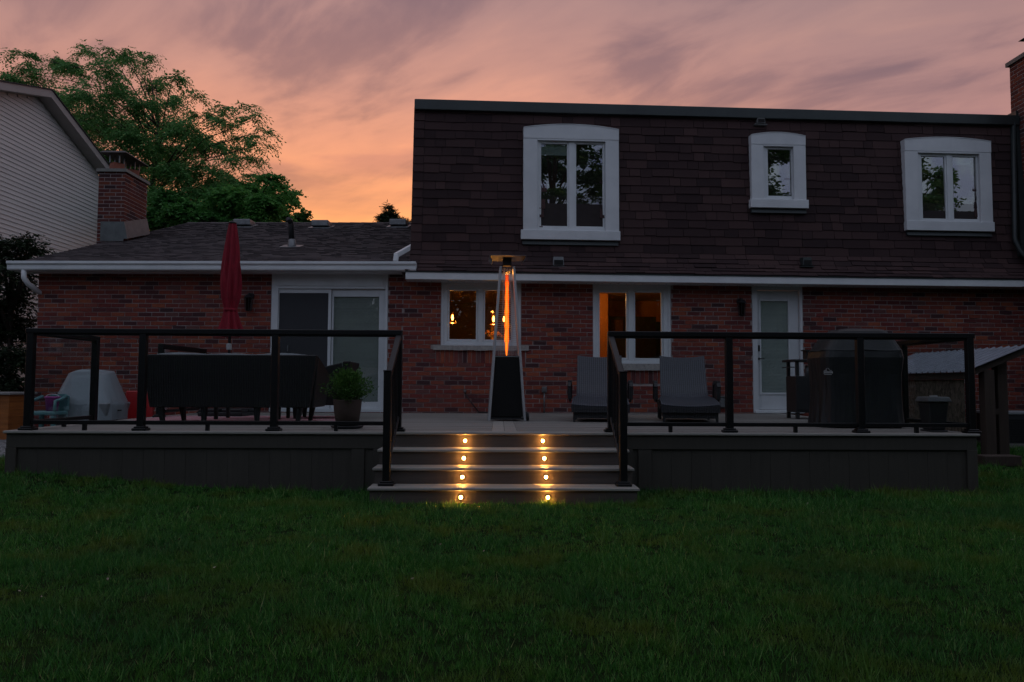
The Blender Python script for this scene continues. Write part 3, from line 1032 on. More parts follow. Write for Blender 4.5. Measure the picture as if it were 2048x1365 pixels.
vis = [s_ for s_ in all_sh if not hidden(s_)]
in_frame = [s_ for s_ in vis if s_[0] < MAIN.uz(2010, 400)[0]]
big = sorted([s_ for s_ in in_frame if s_[3] > zk], key=lambda s_: -(s_[1] - s_[0]) * (1.0 - .03 * s_[0]))[:300]
bigset = {id(s_) for s_ in big}
for s_ in vis:
    if id(s_) in bigset:
        link('shingle', shingle_mesh(s_, None, True), SHINGLE, roof, MAIN.M @ Matrix.Translation((s_[0], s_[2], s_[3])))
    else:
        shingle_mesh(s_, joined)
link('shingle_field', joined, SHINGLE, roof, MAIN.M, kind='stuff', fix=True)

# coping along the flat roof edge and the flat roof
cz0 = MAIN.uz(829, 219, -.02)[1]
cz1 = MAIN.uz(829, 198, -.02)[1]
uC = MAIN.uz(829, 205, -.02)[0]
link('coping', MB().box(uC, U_END, -.03, .34, cz0, cz1).box(uC, uC + .2, .34, 7.5, cz0, cz1), COPING, house, MAIN.M, bevel=.01)
link('flat_roof', MB().box(uC + .202, U_END, .342, 7.5, cz0 - .1, cz1 - .12), COPING, house, MAIN.M)

# dormer windows in the mansard
CURTAIN = mat('grey_blind', (.46, .50, .49), (.40, .43, .42), .8, scale=2)
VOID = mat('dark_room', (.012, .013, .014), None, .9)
for di, d in enumerate(DORM):
    V_F = -.10
    ox0, ox1, oz0, oz1 = MAIN.rect(*d['o'], V_F)
    _, az = MAIN.uz((d['o'][0] + d['o'][2]) / 2, d['arch'], V_F)
    ix0, ix1, iz0, iz1 = MAIN.rect(*d['op'], V_F)
    sx0, sx1, sz0, sz1 = MAIN.rect(*d['sill'], V_F - .03)
    iz0 = oz0 = sz1
    mb = MB()
    mb.box(ox0, ix0, V_F, .16, oz0 + .001, iz1 + .03)
    N = 20
    top = [(ox0 + (ox1 - ox0) * k / N, oz1 + (az - oz1) * (1 - (2 * k / N - 1) ** 2)) for k in range(N + 1)]
    w = link('dormer_window', mb, TRIM, house, MAIN.M, bevel=.004)
    link('jamb', MB().box(ix1, ox1, V_F, .16, oz0 + .001, iz1 + .03), TRIM, w, MAIN.M, bevel=.004)
    link('arched_header', MB().prism([(ox1, iz1 + .033), (ox0, iz1 + .033)] + top, V_F - .006, .3).box(ix0, ix1, V_F, V_F + .1, iz1 + .001, iz1 + .032), TRIM, w, MAIN.M, fix=True)
    link('cap_flashing', MB().prism([(p[0], p[1] + .012) for p in top][::-1] + [(p[0], p[1] + .0015) for p in top], V_F - .014, .3), TRIM, w, MAIN.M, fix=True)
    link('window_sill', MB().box(sx0, sx1, V_F - .03, .14, sz0, sz1), TRIM, w, MAIN.M, bevel=.006)
    link('sill_flashing', MB().hexa([(sx0 + .03, V_F + .01, sz0 - .085), (sx1 - .03, V_F + .01, sz0 - .085), (sx1 - .03, .1, sz0 - .085), (sx0 + .03, .1, sz0 - .085)],
                                    [(sx0 + .03, V_F + .03, sz0 - .002), (sx1 - .03, V_F + .03, sz0 - .002), (sx1 - .03, .1, sz0 - .002), (sx0 + .03, .1, sz0 - .002)]), COPING, w, MAIN.M)
    panes = [MAIN.rect(*p, V_F + .09) for p in d['panes']]
    link('frame', holes(ix0 + .002, ix1 - .002, iz0 + .002, iz1 - .001, [(p[0] - .03, p[1] + .03, p[2] - .03, p[3] + .03) for p in panes], V_F + .05, V_F + .13), VINYL, w, MAIN.M, bevel=.003)
    for k, p in enumerate(panes):
        link('sash', holes(p[0] - .029, p[1] + .029, p[2] - .029, p[3] + .029, [p], V_F + .065, V_F + .115), VINYL, w, MAIN.M, bevel=.003)
        gp = link('pane', MB().box(p[0] - .003, p[1] + .003, V_F + .088, V_F + .094, p[2] - .003, p[3] + .003), PANE, w, MAIN.M)
        if (di, k) in ((0, 0), (2, 1)):
            lo_ = p[2] + (p[3] - p[2]) * (.16 if di == 0 else .0)
            link('blind', MB().box(p[0] - .01, p[1] + .01, V_F + .125, V_F + .129, lo_, p[3] + .01), CURTAIN, w, MAIN.M)
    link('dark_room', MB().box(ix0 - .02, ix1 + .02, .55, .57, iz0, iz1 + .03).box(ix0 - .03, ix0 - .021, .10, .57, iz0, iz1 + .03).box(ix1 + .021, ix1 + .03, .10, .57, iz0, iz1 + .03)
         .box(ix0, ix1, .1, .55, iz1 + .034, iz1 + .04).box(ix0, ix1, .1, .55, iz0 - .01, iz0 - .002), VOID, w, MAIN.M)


# small box vents on the mansard
def hood_vent(px, py0, py1, w, m, up=False):
    s = None
    v = -.16 if not up else .06
    u, z0 = MAIN.uz(px, py1, v - .08)
    _, z1 = MAIN.uz(px, py0, v - .08)
    mb = MB()
    mb.hexa([(u - w / 2, v - .10, z0), (u + w / 2, v - .10, z0), (u + w / 2, v + .14, z0), (u - w / 2, v + .14, z0)],
            [(u - w / 2 + .01, v - .085, z1), (u + w / 2 - .01, v - .085, z1), (u + w / 2 - .01, v + .16, z1 + .02), (u - w / 2 + .01, v + .16, z1 + .02)])
    ve = link('hood_vent', mb, m, roof, MAIN.M, bevel=.006)
    link('grille', MB().box(u - w / 2 + .02, u + w / 2 - .02, v - .106, v - .101, z0 + .015, z0 + (z1 - z0) * .62), HOLE, ve, MAIN.M)
    link('flange', MB().box(u - w / 2 - .04, u + w / 2 + .04, v - .09, v + .05, z0 - .028, z0 - .012), m, ve, MAIN.M)


hood_vent(1117, 514, 532, .20, GREYMETAL)
hood_vent(1615, 515, 531, .17, COPING)
hood_vent(1522, 234, 247, .16, mat('weathered_grey', (.14, .14, .14), None, .7), True)

# ------------------------------------------------------------------ wing roof
OW = -.42
zg0 = WING.uz(420, 541, OW)[1]
zg1 = WING.uz(420, 523, OW)[1]
uGL = WING.uz(14, 530, OW)[0]
uGR = WING.uz(832, 530, OW)[0]
# K-style gutter profile in (v, z), extruded along the eave
gp = [(OW + .11, zg0), (OW + .02, zg0), (OW + .005, zg0 + .012), (OW, zg0 + .03), (OW, zg0 + .085), (OW - .03, zg0 + .115), (OW - .03, zg1), (OW - .02, zg1), (OW - .02, zg1 - .012),
      (OW + .10, zg1 - .014), (OW + .11, zg1 - .014)]
mb = MB()
n = len(gp)
mb.add([(uGL, v, z) for v, z in gp] + [(uGR, v, z) for v, z in gp], [tuple(range(n)), tuple(range(2 * n - 1, n - 1, -1))] + [(i, (i + 1) % n, (i + 1) % n + n, i + n) for i in range(n)])
link('gutter', mb, WHITE, house, WING.M, fix=True)
link('fascia', MB().box(uGL + .05, uGR - .02, OW + .112, OW + .13, zg0 - .01, zg1), WHITE, house, WING.M)
link('soffit', MB().box(uGL + .05, -.02, OW + .131, -.001, zg0 - .008, zg0 + .01), WHITE, house, WING.M)
# roof sheet from the eave to the ridge
RID = WING.I @ at_y(600, 447, 19.4)
v_r, z_r = RID.y, RID.z
ve, ze = OW + .06, zg1 + .012
sl = (z_r - ze) / (v_r - ve)
uRL = uGL + .30
UWR = uB + .015
wroof = link('wing_roof', MB().hexa([(uRL, ve, ze - .05), (UWR, ve, ze - .05), (UWR, v_r, z_r - .05), (uRL, v_r, z_r - .05)], [(uRL, ve, ze), (UWR, ve, ze), (UWR, v_r, z_r), (uRL, v_r, z_r)])
             .hexa([(uRL, v_r, z_r - .05), (UWR, v_r, z_r - .05), (UWR, v_r + 6, z_r - .05 - 6 * sl), (uRL, v_r + 6, z_r - .05 - 6 * sl)], [(uRL, v_r, z_r), (UWR, v_r, z_r), (UWR, v_r + 6, z_r - 6 * sl), (uRL, v_r + 6, z_r - 6 * sl)]), SHINGLE2, house, WING.M)
L_ = math.hypot(v_r - ve, z_r - ze)
tv, tz = (v_r - ve) / L_, (z_r - ze) / L_
nv_, nz_ = -tz, tv
mb = MB()
s = 0.0
while s < L_ - .02:
    s1 = min(s + .155, L_)
    u = uRL - .03 + rs.uniform(-.1, 0)
    u = max(u, uRL - .03)
    while u < UWR:
        w = rs.choice([.09, .13, .17, .22])
        b = min(u + w, UWR)
        th = .012 + rs.choice([0, .007])
        jl = rs.uniform(0, .012)
        p0 = (ve + tv * (s - jl), ze + tz * (s - jl)); p1 = (ve + tv * s1, ze + tz * s1)
        mb.hexa([(u, p0[0], p0[1]), (b, p0[0], p0[1]), (b, p1[0], p1[1]), (u, p1[0], p1[1])],
                [(u, p0[0] + nv_ * th, p0[1] + nz_ * th), (b, p0[0] + nv_ * th, p0[1] + nz_ * th), (b, p1[0] + nv_ * .003, p1[1] + nz_ * .003), (u, p1[0] + nv_ * .003, p1[1] + nz_ * .003)])
        u = b
    s += .145
link('shingle_field', mb, SHINGLE2, wroof, WING.M, kind='stuff', fix=True)
mb = MB()
u = uRL
while u < UWR - .3:
    mb.hexa([(u, v_r - .14, z_r - .14 * sl + .012), (u + .29, v_r - .14, z_r - .14 * sl + .012), (u + .29, v_r + .14, z_r - .14 * sl + .012), (u, v_r + .14, z_r - .14 * sl + .012)],
            [(u, v_r - .01, z_r + .028), (u + .29, v_r - .01, z_r + .022), (u + .29, v_r + .01, z_r + .022), (u, v_r + .01, z_r + .028)])
    u += .30
link('ridge_cap', mb, SHINGLE2, wroof, WING.M, kind='stuff', fix=True)
# gable triangle under the roof at the far left
link('gable_wall', MB().add([(U_WL, .25, zg0), (U_WL, v_r, z_r - .15), (U_WL, v_r + 5.2, zg0), (U_WL + .2, .25, zg0), (U_WL + .2, v_r, z_r - .15), (U_WL + .2, v_r + 5.2, zg0)],
                            [(0, 1, 2), (5, 4, 3), (0, 3, 4, 1), (1, 4, 5, 2), (2, 5, 3, 0)]), MORTAR, house, WING.M)
link('rake_board', MB().hexa([(uRL, ve, ze - .2), (uRL + .02, ve, ze - .2), (uRL + .02, v_r, z_r - .2), (uRL, v_r, z_r - .2)], [(uRL, ve, ze - .052), (uRL + .02, ve, ze - .052), (uRL + .02, v_r, z_r - .052), (uRL, v_r, z_r - .052)]), WHITE, house, WING.M)


def on_wing_roof(px, py):
    """pixel -> local point on the wing roof plane"""
    o_ = WING.I @ CAM
    d_ = WING.I.to_3x3() @ ray(px, py)
    nrm = Vector((0, nv_, nz_))
    k = (Vector((0, ve, ze)) - o_).dot(nrm) / d_.dot(nrm)
    return o_ + d_ * k


for px, py in ((484, 455), (640, 457), (796, 455)):
    p = on_wing_roof(px, py)
    mb = MB().box(p.x - .21, p.x + .21, p.y - .05, p.y + .35, p.z + .05, p.z + .20)
    b = link('roof_vent', mb, GREYMETAL, wroof, WING.M, bevel=.02)
    link('vent_neck', MB().box(p.x - .15, p.x + .15, p.y + .02, p.y + .3, p.z - .05, p.z + .055), DARKMETAL, b, WING.M)
    link('vent_flange', MB().hexa([(p.x - .27, p.y - .12, p.z - .03), (p.x + .27, p.y - .12, p.z - .03), (p.x + .27, p.y + .4, p.z + .13), (p.x - .27, p.y + .4, p.z + .13)],
                                  [(p.x - .27, p.y - .12, p.z - .012), (p.x + .27, p.y - .12, p.z - .012), (p.x + .27, p.y + .4, p.z + .148), (p.x - .27, p.y + .4, p.z + .148)]), GREYMETAL, b, WING.M)
p = on_wing_roof(584, 494)
vp = link('vent_pipe', MB().tube([(p.x, p.y, p.z - .05), (p.x - .03, p.y, p.z + .44), (p.x - .04, p.y - .02, p.z + .51), (p.x - .06, p.y - .10, p.z + .53)], .055, 12), DARKMETAL, wroof, WING.M, smooth=True)
link('pipe_collar', MB().lathe([(.12, -.06), (.085, .02), (.07, .14), (.06, .15)], tuple(p), 14), GREYMETAL, vp, WING.M, smooth=True)
link('pipe_flange', MB().hexa([(p.x - .2, p.y - .16, p.z - .045), (p.x + .2, p.y - .16, p.z - .045), (p.x + .2, p.y + .16, p.z + .055), (p.x - .2, p.y + .16, p.z + .055)],
                              [(p.x - .2, p.y - .16, p.z - .03), (p.x + .2, p.y - .16, p.z - .03), (p.x + .2, p.y + .16, p.z + .07), (p.x - .2, p.y + .16, p.z + .07)]), GREYMETAL, vp, WING.M)

# downspouts
a0 = WING.uz(791, 519, OW + .03); a1 = WING.uz(793, 512, OW + .05); a2 = WING.uz(829, 490, .1)
link('downspout', MB().bar((a0[0], OW + .03, a0[1] - .04), (a1[0], OW + .05, a1[1] + .02), .085, .07, (0, 1, 0)).bar((a1[0] - .02, OW + .05, a1[1] + .0), (a2[0], .12, a2[1]), .07, .085, (0, 0, 1)), WHITE, house, WING.M, bevel=.01)
b0 = WING.uz(48, 541, OW + .05); b1 = WING.uz(48, 556, OW + .05); b2 = WING.uz(75, 583, -.06)
link('downspout', MB().tube([(b0[0], OW + .05, b0[1] + .02), (b1[0], OW + .05, b1[1]), (b1[0] + .05, OW + .09, b1[1] - .1), (b2[0], -.05, b2[1]), (b2[0] + .02, .2, b2[1] - .1), (b2[0] + .02, .25, .3)], .045, 8), WHITE, house, WING.M, smooth=True)
d0 = MAIN.uz(2024, 238, .05)
d1 = MAIN.uz(2028, 480, -.12)
link('downspout', MB().tube([(d0[0], .02, d0[1]), (d1[0], -.14, d1[1]), (d1[0] + .05, -.2, d1[1] - .22), (d1[0] + .28, -.34, d1[1] - .62), (d1[0] + .34, -.36, d1[1] - .75)], .045, 8), COPING, house, MAIN.M, smooth=True)
link('corner_flashing', MB().hexa([(d1[0] + .10, -.16, d1[1] - .3), (d1[0] + .22, -.16, d1[1] - .3), (d1[0] + .22, .1, d1[1] - .3), (d1[0] + .10, .1, d1[1] - .3)],
                                  [(d0[0] + .06, .02, d0[1] + .15), (d0[0] + .16, .02, d0[1] + .15), (d0[0] + .16, .3, d0[1] + .15), (d0[0] + .06, .3, d0[1] + .15)]), COPING, house, MAIN.M)


# chimneys of the house: a core with laid bricks on the faces in view
def brick_faces(x0, x1, y0, y1, z0, z1, faces, seed):
    """joined bricks on the given faces ('f' toward -y, 'r' +x, 'l' -x)"""
    rq = random.Random(seed)
    mb = MB()
    k = 0
    z = z0
    while z < z1 - .03:
        for f in faces:
            a0_, a1_ = (x0, x1) if f == 'f' else (y0, y1)
            p = a0_ - ((k + (f != 'f')) % 2) * BL / 2
            while p < a1_:
                a, b = max(p, a0_) + .008, min(p + BL, a1_) - .008
                if f == 'f' and b > a1_ - .02:
                    b = a1_ + .003
                if f == 'r' and a < a0_ + .02:
                    a = a0_ - .001
                if b - a > .03:
                    pr = .004 + rq.random() * .005
                    c, d = z + .008, min(z + CZ - .008, z1)
                    if f == 'f':
                        mb.box(a, b, y0 - pr, y0 + .02, c, d)
                    elif f == 'r':
                        mb.box(x1 - .02, x1 + pr, a, b, c, d)
                    else:
                        mb.box(x0 - pr, x0 + .02, a, b, c, d)
                p += BL
        z += CZ
        k += 1
    return mb


pc = at_y(246, 470, 15.8)
CX1, CY0 = pc.x, 15.8
CX0 = at_y(196, 400, 15.8).x
CY1 = CY0 + 1.0
CZ1 = at_y(250, 345, 15.8).z
ch = link('chimney', MB().box(CX0, CX1, CY0, CY1, 3.2, CZ1), MORTAR, house, ID)
link('brickwork', brick_faces(CX0, CX1, CY0, CY1, 3.2, CZ1, 'fr', 21), CHBRICK, ch, ID, kind='stuff')
LEAD = mat('lead_flashing', (.12, .13, .13), (.075, .08, .082), .5, metal=.3, scale=6)
CEMENT = mat('cement', (.20, .19, .17), (.13, .125, .115), .95, scale=10, bump=.4)
link('crown', MB().hexa([(CX0 - .04, CY0 - .05, CZ1 + .001), (CX1 + .05, CY0 - .05, CZ1 + .001), (CX1 + .05, CY1 + .05, CZ1 + .001), (CX0 - .04, CY1 + .05, CZ1 + .001)],
                        [(CX0 - .03, CY0 - .04, CZ1 + .07), (CX1 + .04, CY0 - .04, CZ1 + .07), (CX1 + .04, CY1 + .04, CZ1 + .07), (CX0 - .03, CY1 + .04, CZ1 + .07)]), CEMENT, ch, ID)
CLAY = mat('clay_flue', (.30, .095, .055), (.22, .07, .045), .85, scale=12)
for (fx, fy) in ((.26, .22), (.34, .72)):
    link('flue', MB().lathe([(.16, 0), (.16, .17), (.13, .17), (.13, .12)], (CX0 + fx, CY0 + fy, CZ1 + .07), 4), CLAY, ch, ID)
zp = CZ1 + .42
link('rain_cap', MB().hexa([(CX0 + .0, CY0 - .02, zp), (CX1 + .02, CY0 - .02, zp), (CX1 + .02, CY1 + .02, zp), (CX0, CY1 + .02, zp)],
                           [(CX0 + .06, CY0 + .04, zp + .05), (CX1 - .04, CY0 + .04, zp + .05), (CX1 - .04, CY1 - .04, zp + .05), (CX0 + .06, CY1 - .04, zp + .05)]), DARKMETAL, ch, ID)
mb = MB()
for (fx, fy) in ((.26, .22), (.34, .72)):
    for a in (-.10, .10):
        for b in (-.10, .10):
            mb.box(CX0 + fx + a - .012, CX0 + fx + a + .012, CY0 + fy + b - .012, CY0 + fy + b + .012, CZ1 + .24, zp)
link('cap_bars', mb, GREYMETAL, ch, ID, kind='stuff')
zb = on_wing_roof(240, 478)
zbw = (WING.M @ zb).z
link('flashing', MB().hexa([(CX0 + .08, CY0 - .018, zbw - .15), (CX1 + .02, CY0 - .018, zbw - .15), (CX1 + .02, CY0 - .013, zbw - .15), (CX0 + .08, CY0 - .013, zbw - .15)],
                           [(CX0 + .08, CY0 - .018, zbw + .26), (CX1 + .02, CY0 - .018, zbw + .26), (CX1 + .02, CY0 - .013, zbw + .26), (CX0 + .08, CY0 - .013, zbw + .26)])
     .hexa([(CX1 + .016, CY0 - .018, zbw - .1), (CX1 + .10, CY0 - .018, zbw - .1), (CX1 + .10, CY1, zbw + .2), (CX1 + .016, CY1, zbw + .2)],
           [(CX1 + .016, CY0 - .018, zbw + .26), (CX1 + .02, CY0 - .018, zbw + .26), (CX1 + .02, CY1, zbw + .55), (CX1 + .016, CY1, zbw + .55)]), LEAD, ch, ID)

pR = at_y(2019, 134, 14.12)
RX0 = RCX
rch = link('chimney', MB().box(RX0, RX0 + 1.2, 13.05, 14.12, -.3, pR.z), MORTAR, house, ID)
link('brickwork', brick_faces(RX0, RX0 + 1.2, 13.05, 14.12, -.3, pR.z, 'fl', 22), CHBRICK, rch, ID, kind='stuff')
link('crown', MB().box(RX0 - .05, RX0 + 1.25, 13.00, 14.17, pR.z + .001, pR.z + .08), CEMENT, rch, ID)
link('flue', MB().lathe([(.2, 0), (.2, .22)], (RX0 + .42, 13.6, pR.z + .08), 4), CLAY, rch, ID)
link('rain_cap', MB().hexa([(RX0 + .06, 13.25, pR.z + .42), (RX0 + .9, 13.25, pR.z + .42), (RX0 + .9, 13.95, pR.z + .42), (RX0 + .06, 13.95, pR.z + .42)],
                           [(RX0 + .36, 13.5, pR.z + .56), (RX0 + .6, 13.5, pR.z + .56), (RX0 + .6, 13.7, pR.z + .56), (RX0 + .36, 13.7, pR.z + .56)]), DARKMETAL, rch, ID)
link('cap_post', MB().box(RX0 + .3, RX0 + .33, 13.5, 13.53, pR.z + .3, pR.z + .42).box(RX0 + .55, RX0 + .58, 13.7, 13.73, pR.z + .3, pR.z + .42), DARKMETAL, rch, ID)


# ------------------------------------------------------------------ wall lanterns and small fittings
def lantern(fr, px, py, label, s=1.0):
    u, z = fr.uz(px, py)
    t = thing('wall_lantern', label, 'lantern', fr.M @ Vector((u, -.014, z)), 0, 'lanterns on the brick wall')
    t.matrix_basis = fr.M @ Matrix.Translation((u, -.014, z)); WM[t] = t.matrix_basis.copy()
    link('back_plate', MB().lathe([(.055, 0), (.05, .018)], n=14), DARKMETAL, t, WM[t] @ Matrix.Translation((.0, 0, .12)) @ Matrix.Rotation(R(90), 4, 'X'))
    link('arm', MB().tube([(0, -.01, .12), (0, -.07, .16), (0, -.13, .15)], .010, 6), DARKMETAL, t)
    link('roof', MB().lathe([(.085, .07), (.088, .078), (.05, .12), (.02, .135), (.012, .16)], (0, -.13, 0), 8), DARKMETAL, t)
    link('base', MB().lathe([(.02, -.17), (.055, -.155), (.058, -.145)], (0, -.13, 0), 8), DARKMETAL, t)
    for k in range(8):
        a = math.pi / 8 + k * math.pi / 4
        link('cage_bar', MB().tube([(.055 * math.cos(a), -.13 + .055 * math.sin(a), -.15), (.075 * math.cos(a), -.13 + .075 * math.sin(a), .072)], .006, 5), DARKMETAL, t)
    link('lamp_glass', MB().lathe([(.045, -.145), (.066, .07)], (0, -.13, 0), 8), glass_mat('lantern_glass', (.25, .25, .25), 1.2), t)


lantern(WING, 503, 606, 'black wall lantern beside the sliding patio door')
lantern(MAIN, 1478, 616, 'black wall lantern beside the white glazed back door')

u, z = MAIN.uz(1088, 779)
t = thing('outlet_post', 'small grey outlet box on a conduit rising from the deck at the wall', 'outlet', MAIN.M @ Vector((u, -.05, ZD)), R(2.5))
link('conduit', MB().tube([(0, 0, .002), (0, 0, z - ZD)], .014, 8), GREYMETAL, t, smooth=True)
link('box', MB().box(-.045, .045, -.035, .03, z - ZD - .06, z - ZD + .05), GREYMETAL, t, bevel=.008)
link('cover', MB().box(-.03, .03, -.046, -.036, z - ZD - .04, z - ZD + .03), GREYMETAL, t, bevel=.004)
u, z = MAIN.uz(1445, 805)
t = thing('outlet_box', 'grey weatherproof outlet box low on the brick between lounger and door', 'outlet', MAIN.M @ Vector((u, -.014, z)), R(2.5))
link('box', MB().box(-.07, .07, -.07, 0, -.09, .09), GREYMETAL, t, bevel=.01)
link('hood', MB().box(-.085, .085, -.085, 0, .091, .115), GREYMETAL, t, bevel=.006)
u0_, z0_ = MAIN.uz(930, 785)
u1_, z1_ = MAIN.uz(958, 826)
t = tag(link('hose', MB().tube([(u0_ + (u1_ - u0_) * k / 8, -.02 - .05 * math.sin(k / 8 * 3.14), z0_ + (ZD + .012 - z0_) * (k / 8) ** .8) for k in range(9)] + [(u1_ + .15, -.1, ZD + .011), (u1_ + .5, -.14, ZD + .011)], .010, 6), DARKMETAL, None, MAIN.M, smooth=True),
        'thin black hose running down the brick beside the heater', 'hose')
u, z = MAIN.uz(930, 783)
link('spigot', MB().lathe([(.03, 0), (.03, .03), (.015, .05)], n=10), GREYMETAL, house, MAIN.M @ Matrix.Translation((u, -.01, z)) @ Matrix.Rotation(R(90), 4, 'X'))

# ------------------------------------------------------------------ the deck with stairs
deck = thing('timber_deck', 'raised grey timber deck with four wide steps down to the lawn', 'deck', (0, YD, 0))
DX0, DX1 = -5.12, 5.09
SXL, SXR = -1.20, 1.31
TR, RS = .28, .155
BW = .140
mid0, mid1 = at_z(984, 863, ZD).x, at_z(1034, 863, ZD).x
YB0 = YD + .142
y = YB0
while y < 14.3:
    y1 = y + BW - .005
    for (a, b) in ((DX0 + .145, mid0 - .004), (mid1 + .004, DX1 - .145)):
        if y > 13.2 and a < 0:
            continue
        link('board', MB().box(a, b, y, y1, ZD - .026, ZD + rr.uniform(-.0012, .0012)), DECK, deck, ID)
    y += BW
# picture frame boards and the two centre divider boards
link('border_board', MB().box(DX0 - .02, DX1 + .02, YD - .03, YD + .137, ZD - .027, ZD + .001), TREAD, deck, ID, bevel=.006)
for (a, b) in ((DX0 - .02, DX0 + .14), (DX1 - .14, DX1 + .02)):
    link('border_board', MB().box(a, b, YD + .142, 13.6 if a < 0 else 13.9, ZD - .027, ZD + .001), TREAD, deck, ID)
mm = (mid0 + mid1) / 2
for (a, b) in ((mid0, mm - .002), (mm + .002, mid1)):
    link('divider_board', MB().box(a, b, YD + .142, 13.6, ZD - .027, ZD + .0012), TREAD, deck, ID)
# frame under the boards
link('joist_frame', MB().box(DX0 + .03, DX1 - .03, YD + .06, 13.5, ZD - .20, ZD - .03).box(DX0 + .05, DX1 - .05, 10.5, 10.6, -.05, ZD - .21), SKIRT, deck, ID)
# fascia and skirt boards along the front, in two runs beside the stairs
for (a, b) in ((DX0, SXL), (SXR, DX1)):
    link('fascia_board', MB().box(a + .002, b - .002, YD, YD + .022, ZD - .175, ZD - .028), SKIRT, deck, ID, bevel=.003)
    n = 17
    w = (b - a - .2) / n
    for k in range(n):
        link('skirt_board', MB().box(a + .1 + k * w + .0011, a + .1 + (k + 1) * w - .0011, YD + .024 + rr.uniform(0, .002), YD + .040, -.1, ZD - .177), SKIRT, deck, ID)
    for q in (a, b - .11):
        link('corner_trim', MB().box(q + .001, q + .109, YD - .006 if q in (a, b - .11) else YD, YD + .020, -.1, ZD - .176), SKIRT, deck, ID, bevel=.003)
for px in (715, 1290):
    x_ = at_y(px, 930, YD).x
    link('trim_board', MB().box(x_ - .07, x_ + .07, YD + .004, YD + .0235, -.1, ZD - .176), SKIRT, deck, ID, bevel=.003)
# side skirts
for x_ in (DX0, DX1 - .022):
    n = 19
    for k in range(n):
        link('side_board', MB().box(x_, x_ + .022, YD + .045 + k * .285, YD + .045 + (k + 1) * .285 - .004, -.1, ZD - .028), SKIRT, deck, ID)
# stairs
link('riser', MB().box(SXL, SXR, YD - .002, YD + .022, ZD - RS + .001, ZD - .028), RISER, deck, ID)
for k in range(1, 4):
    zt_ = ZD - k * RS
    yf = YD - k * TR
    for (ya, yb) in ((yf - .03, yf + .118), (yf + .122, yf + TR - .004)):
        link('tread', MB().box(SXL - .02, SXR + .02, ya, yb, zt_ - .028, zt_), TREAD, deck, ID, bevel=.006)
    zl = zt_ - RS if k < 3 else -.1
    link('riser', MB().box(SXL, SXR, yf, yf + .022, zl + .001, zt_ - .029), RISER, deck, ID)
    for sx_ in (SXL, SXR - .022):
        link('stringer', MB().box(sx_, sx_ + .022, yf + .023, YD - .004, zl if k < 3 else -.1, zt_ - .03), RISER, deck, ID)

# step lights
LENS, t = new_mat('step_light_lens')
fc_ = nd(t, 'ShaderNodeLayerWeight', {'Blend': .5}).outputs['Facing']
hot = nd(t, 'ShaderNodeMapRange', {0: fc_, 1: .05, 2: .55, 3: 1.0, 4: 0.0}, interpolation_type='SMOOTHSTEP').outputs[0]
lc = mixc(t, hot, (1.0, .33, .04), (1.0, .46, .10))
ls = nd(t, 'ShaderNodeMapRange', {0: hot, 3: 260.0, 4: 850.0}).outputs[0]
le = nd(t, 'ShaderNodeEmission', {'Color': lc, 'Strength': ls})
nd(t, 'ShaderNodeOutputMaterial', {'Surface': le.outputs[0]})
order = ['top', 'second', 'third', 'bottom']
for k in range(4):
    yf = YD - k * TR
    zc = ZD - k * RS - .028 - .062
    for sx_, side_ in ((-.348, 'stair railing near the potted shrub'), (.468, 'stair railing near the loungers')):
        t = thing('step_light', f'round glowing step light in the {order[k]} riser toward the {side_}', 'step light', (sx_, yf - .003, zc), 0, 'step lights in the stair risers')
        Rm = Matrix.Translation((sx_, yf - .002, zc)) @ Matrix.Rotation(R(90), 4, 'X')
        link('bezel', MB().lathe([(.024, 0), (.024, .005), (.020, .007), (.015, .005)], n=20), STEEL, t, Rm, smooth=True)
        link('lens', MB().lathe([(.0120, .003), (.0118, .012), (.0095, .019), (.004, .023)], n=16), LENS, t, Rm, smooth=True)

# ------------------------------------------------------------------ railings
def post(parent, x, y, z0, h, w=.072, base=True):
    link('post', MB().box(x - w / 2, x + w / 2, y - w / 2, y + w / 2, z0 + .002, z0 + h), RAIL, parent, ID, bevel=.005)
    if base:
        link('base_plate', MB().box(x - .075, x + .075, y - .06, y + .06, z0 + .0015, z0 + .028).box(x - .058, x + .058, y - .05, y + .05, z0 + .028, z0 + .046), RAIL, parent, ID, bevel=.006)


RH = 1.075


def glass_run(name, label, pts, ends=(True, True), over=(0, 0), z0=ZD, base=True):
    t = thing(name, label, 'railing', (pts[0][0], pts[0][1], z0), 0, 'glass railings round the deck')
    for i, p in enumerate(pts):
        if (i == 0 and not ends[0]) or (i == len(pts) - 1 and not ends[1]):
            continue
        post(t, p[0], p[1], z0, RH - .05)
    a, b = Vector((*pts[0], 0)), Vector((*pts[-1], 0))
    d = (b - a).normalized()
    a2, b2 = a - d * over[0], b + d * over[1]
    up = Vector((0, 0, z0 + RH - .027))
    link('top_rail', MB().bar(a2 + up, b2 + up, .075, .055), RAIL, t, ID, bevel=.006)
    for i in range(len(pts) - 1):
        p, q = Vector((*pts[i], 0)), Vector((*pts[i + 1], 0))
        e = d * .040
        zz = Vector((0, 0, z0 + .085))
        link('bottom_rail', MB().bar(p + e + zz, q - e + zz, .045, .042), RAIL, t, ID, bevel=.004)
        m_ = (p + q) / 2
        link('rail_foot', MB().box(m_.x - .018, m_.x + .018, m_.y - .018, m_.y + .018, z0 + .002, z0 + .064), RAIL, t, ID)
        link('glass_panel', MB().bar(p + e * 1.15 + Vector((0, 0, z0 + (RH - .055 + .106) / 2)), q - e * 1.15 + Vector((0, 0, z0 + (RH - .055 + .106) / 2)), .006, RH - .055 - .106), RGLASS, t, ID)
        # glazing channel below the top rail
        link('channel', MB().bar(p + e + Vector((0, 0, z0 + RH - .064)), q - e + Vector((0, 0, z0 + RH - .064)), .030, .018), RAIL, t, ID)
    return t


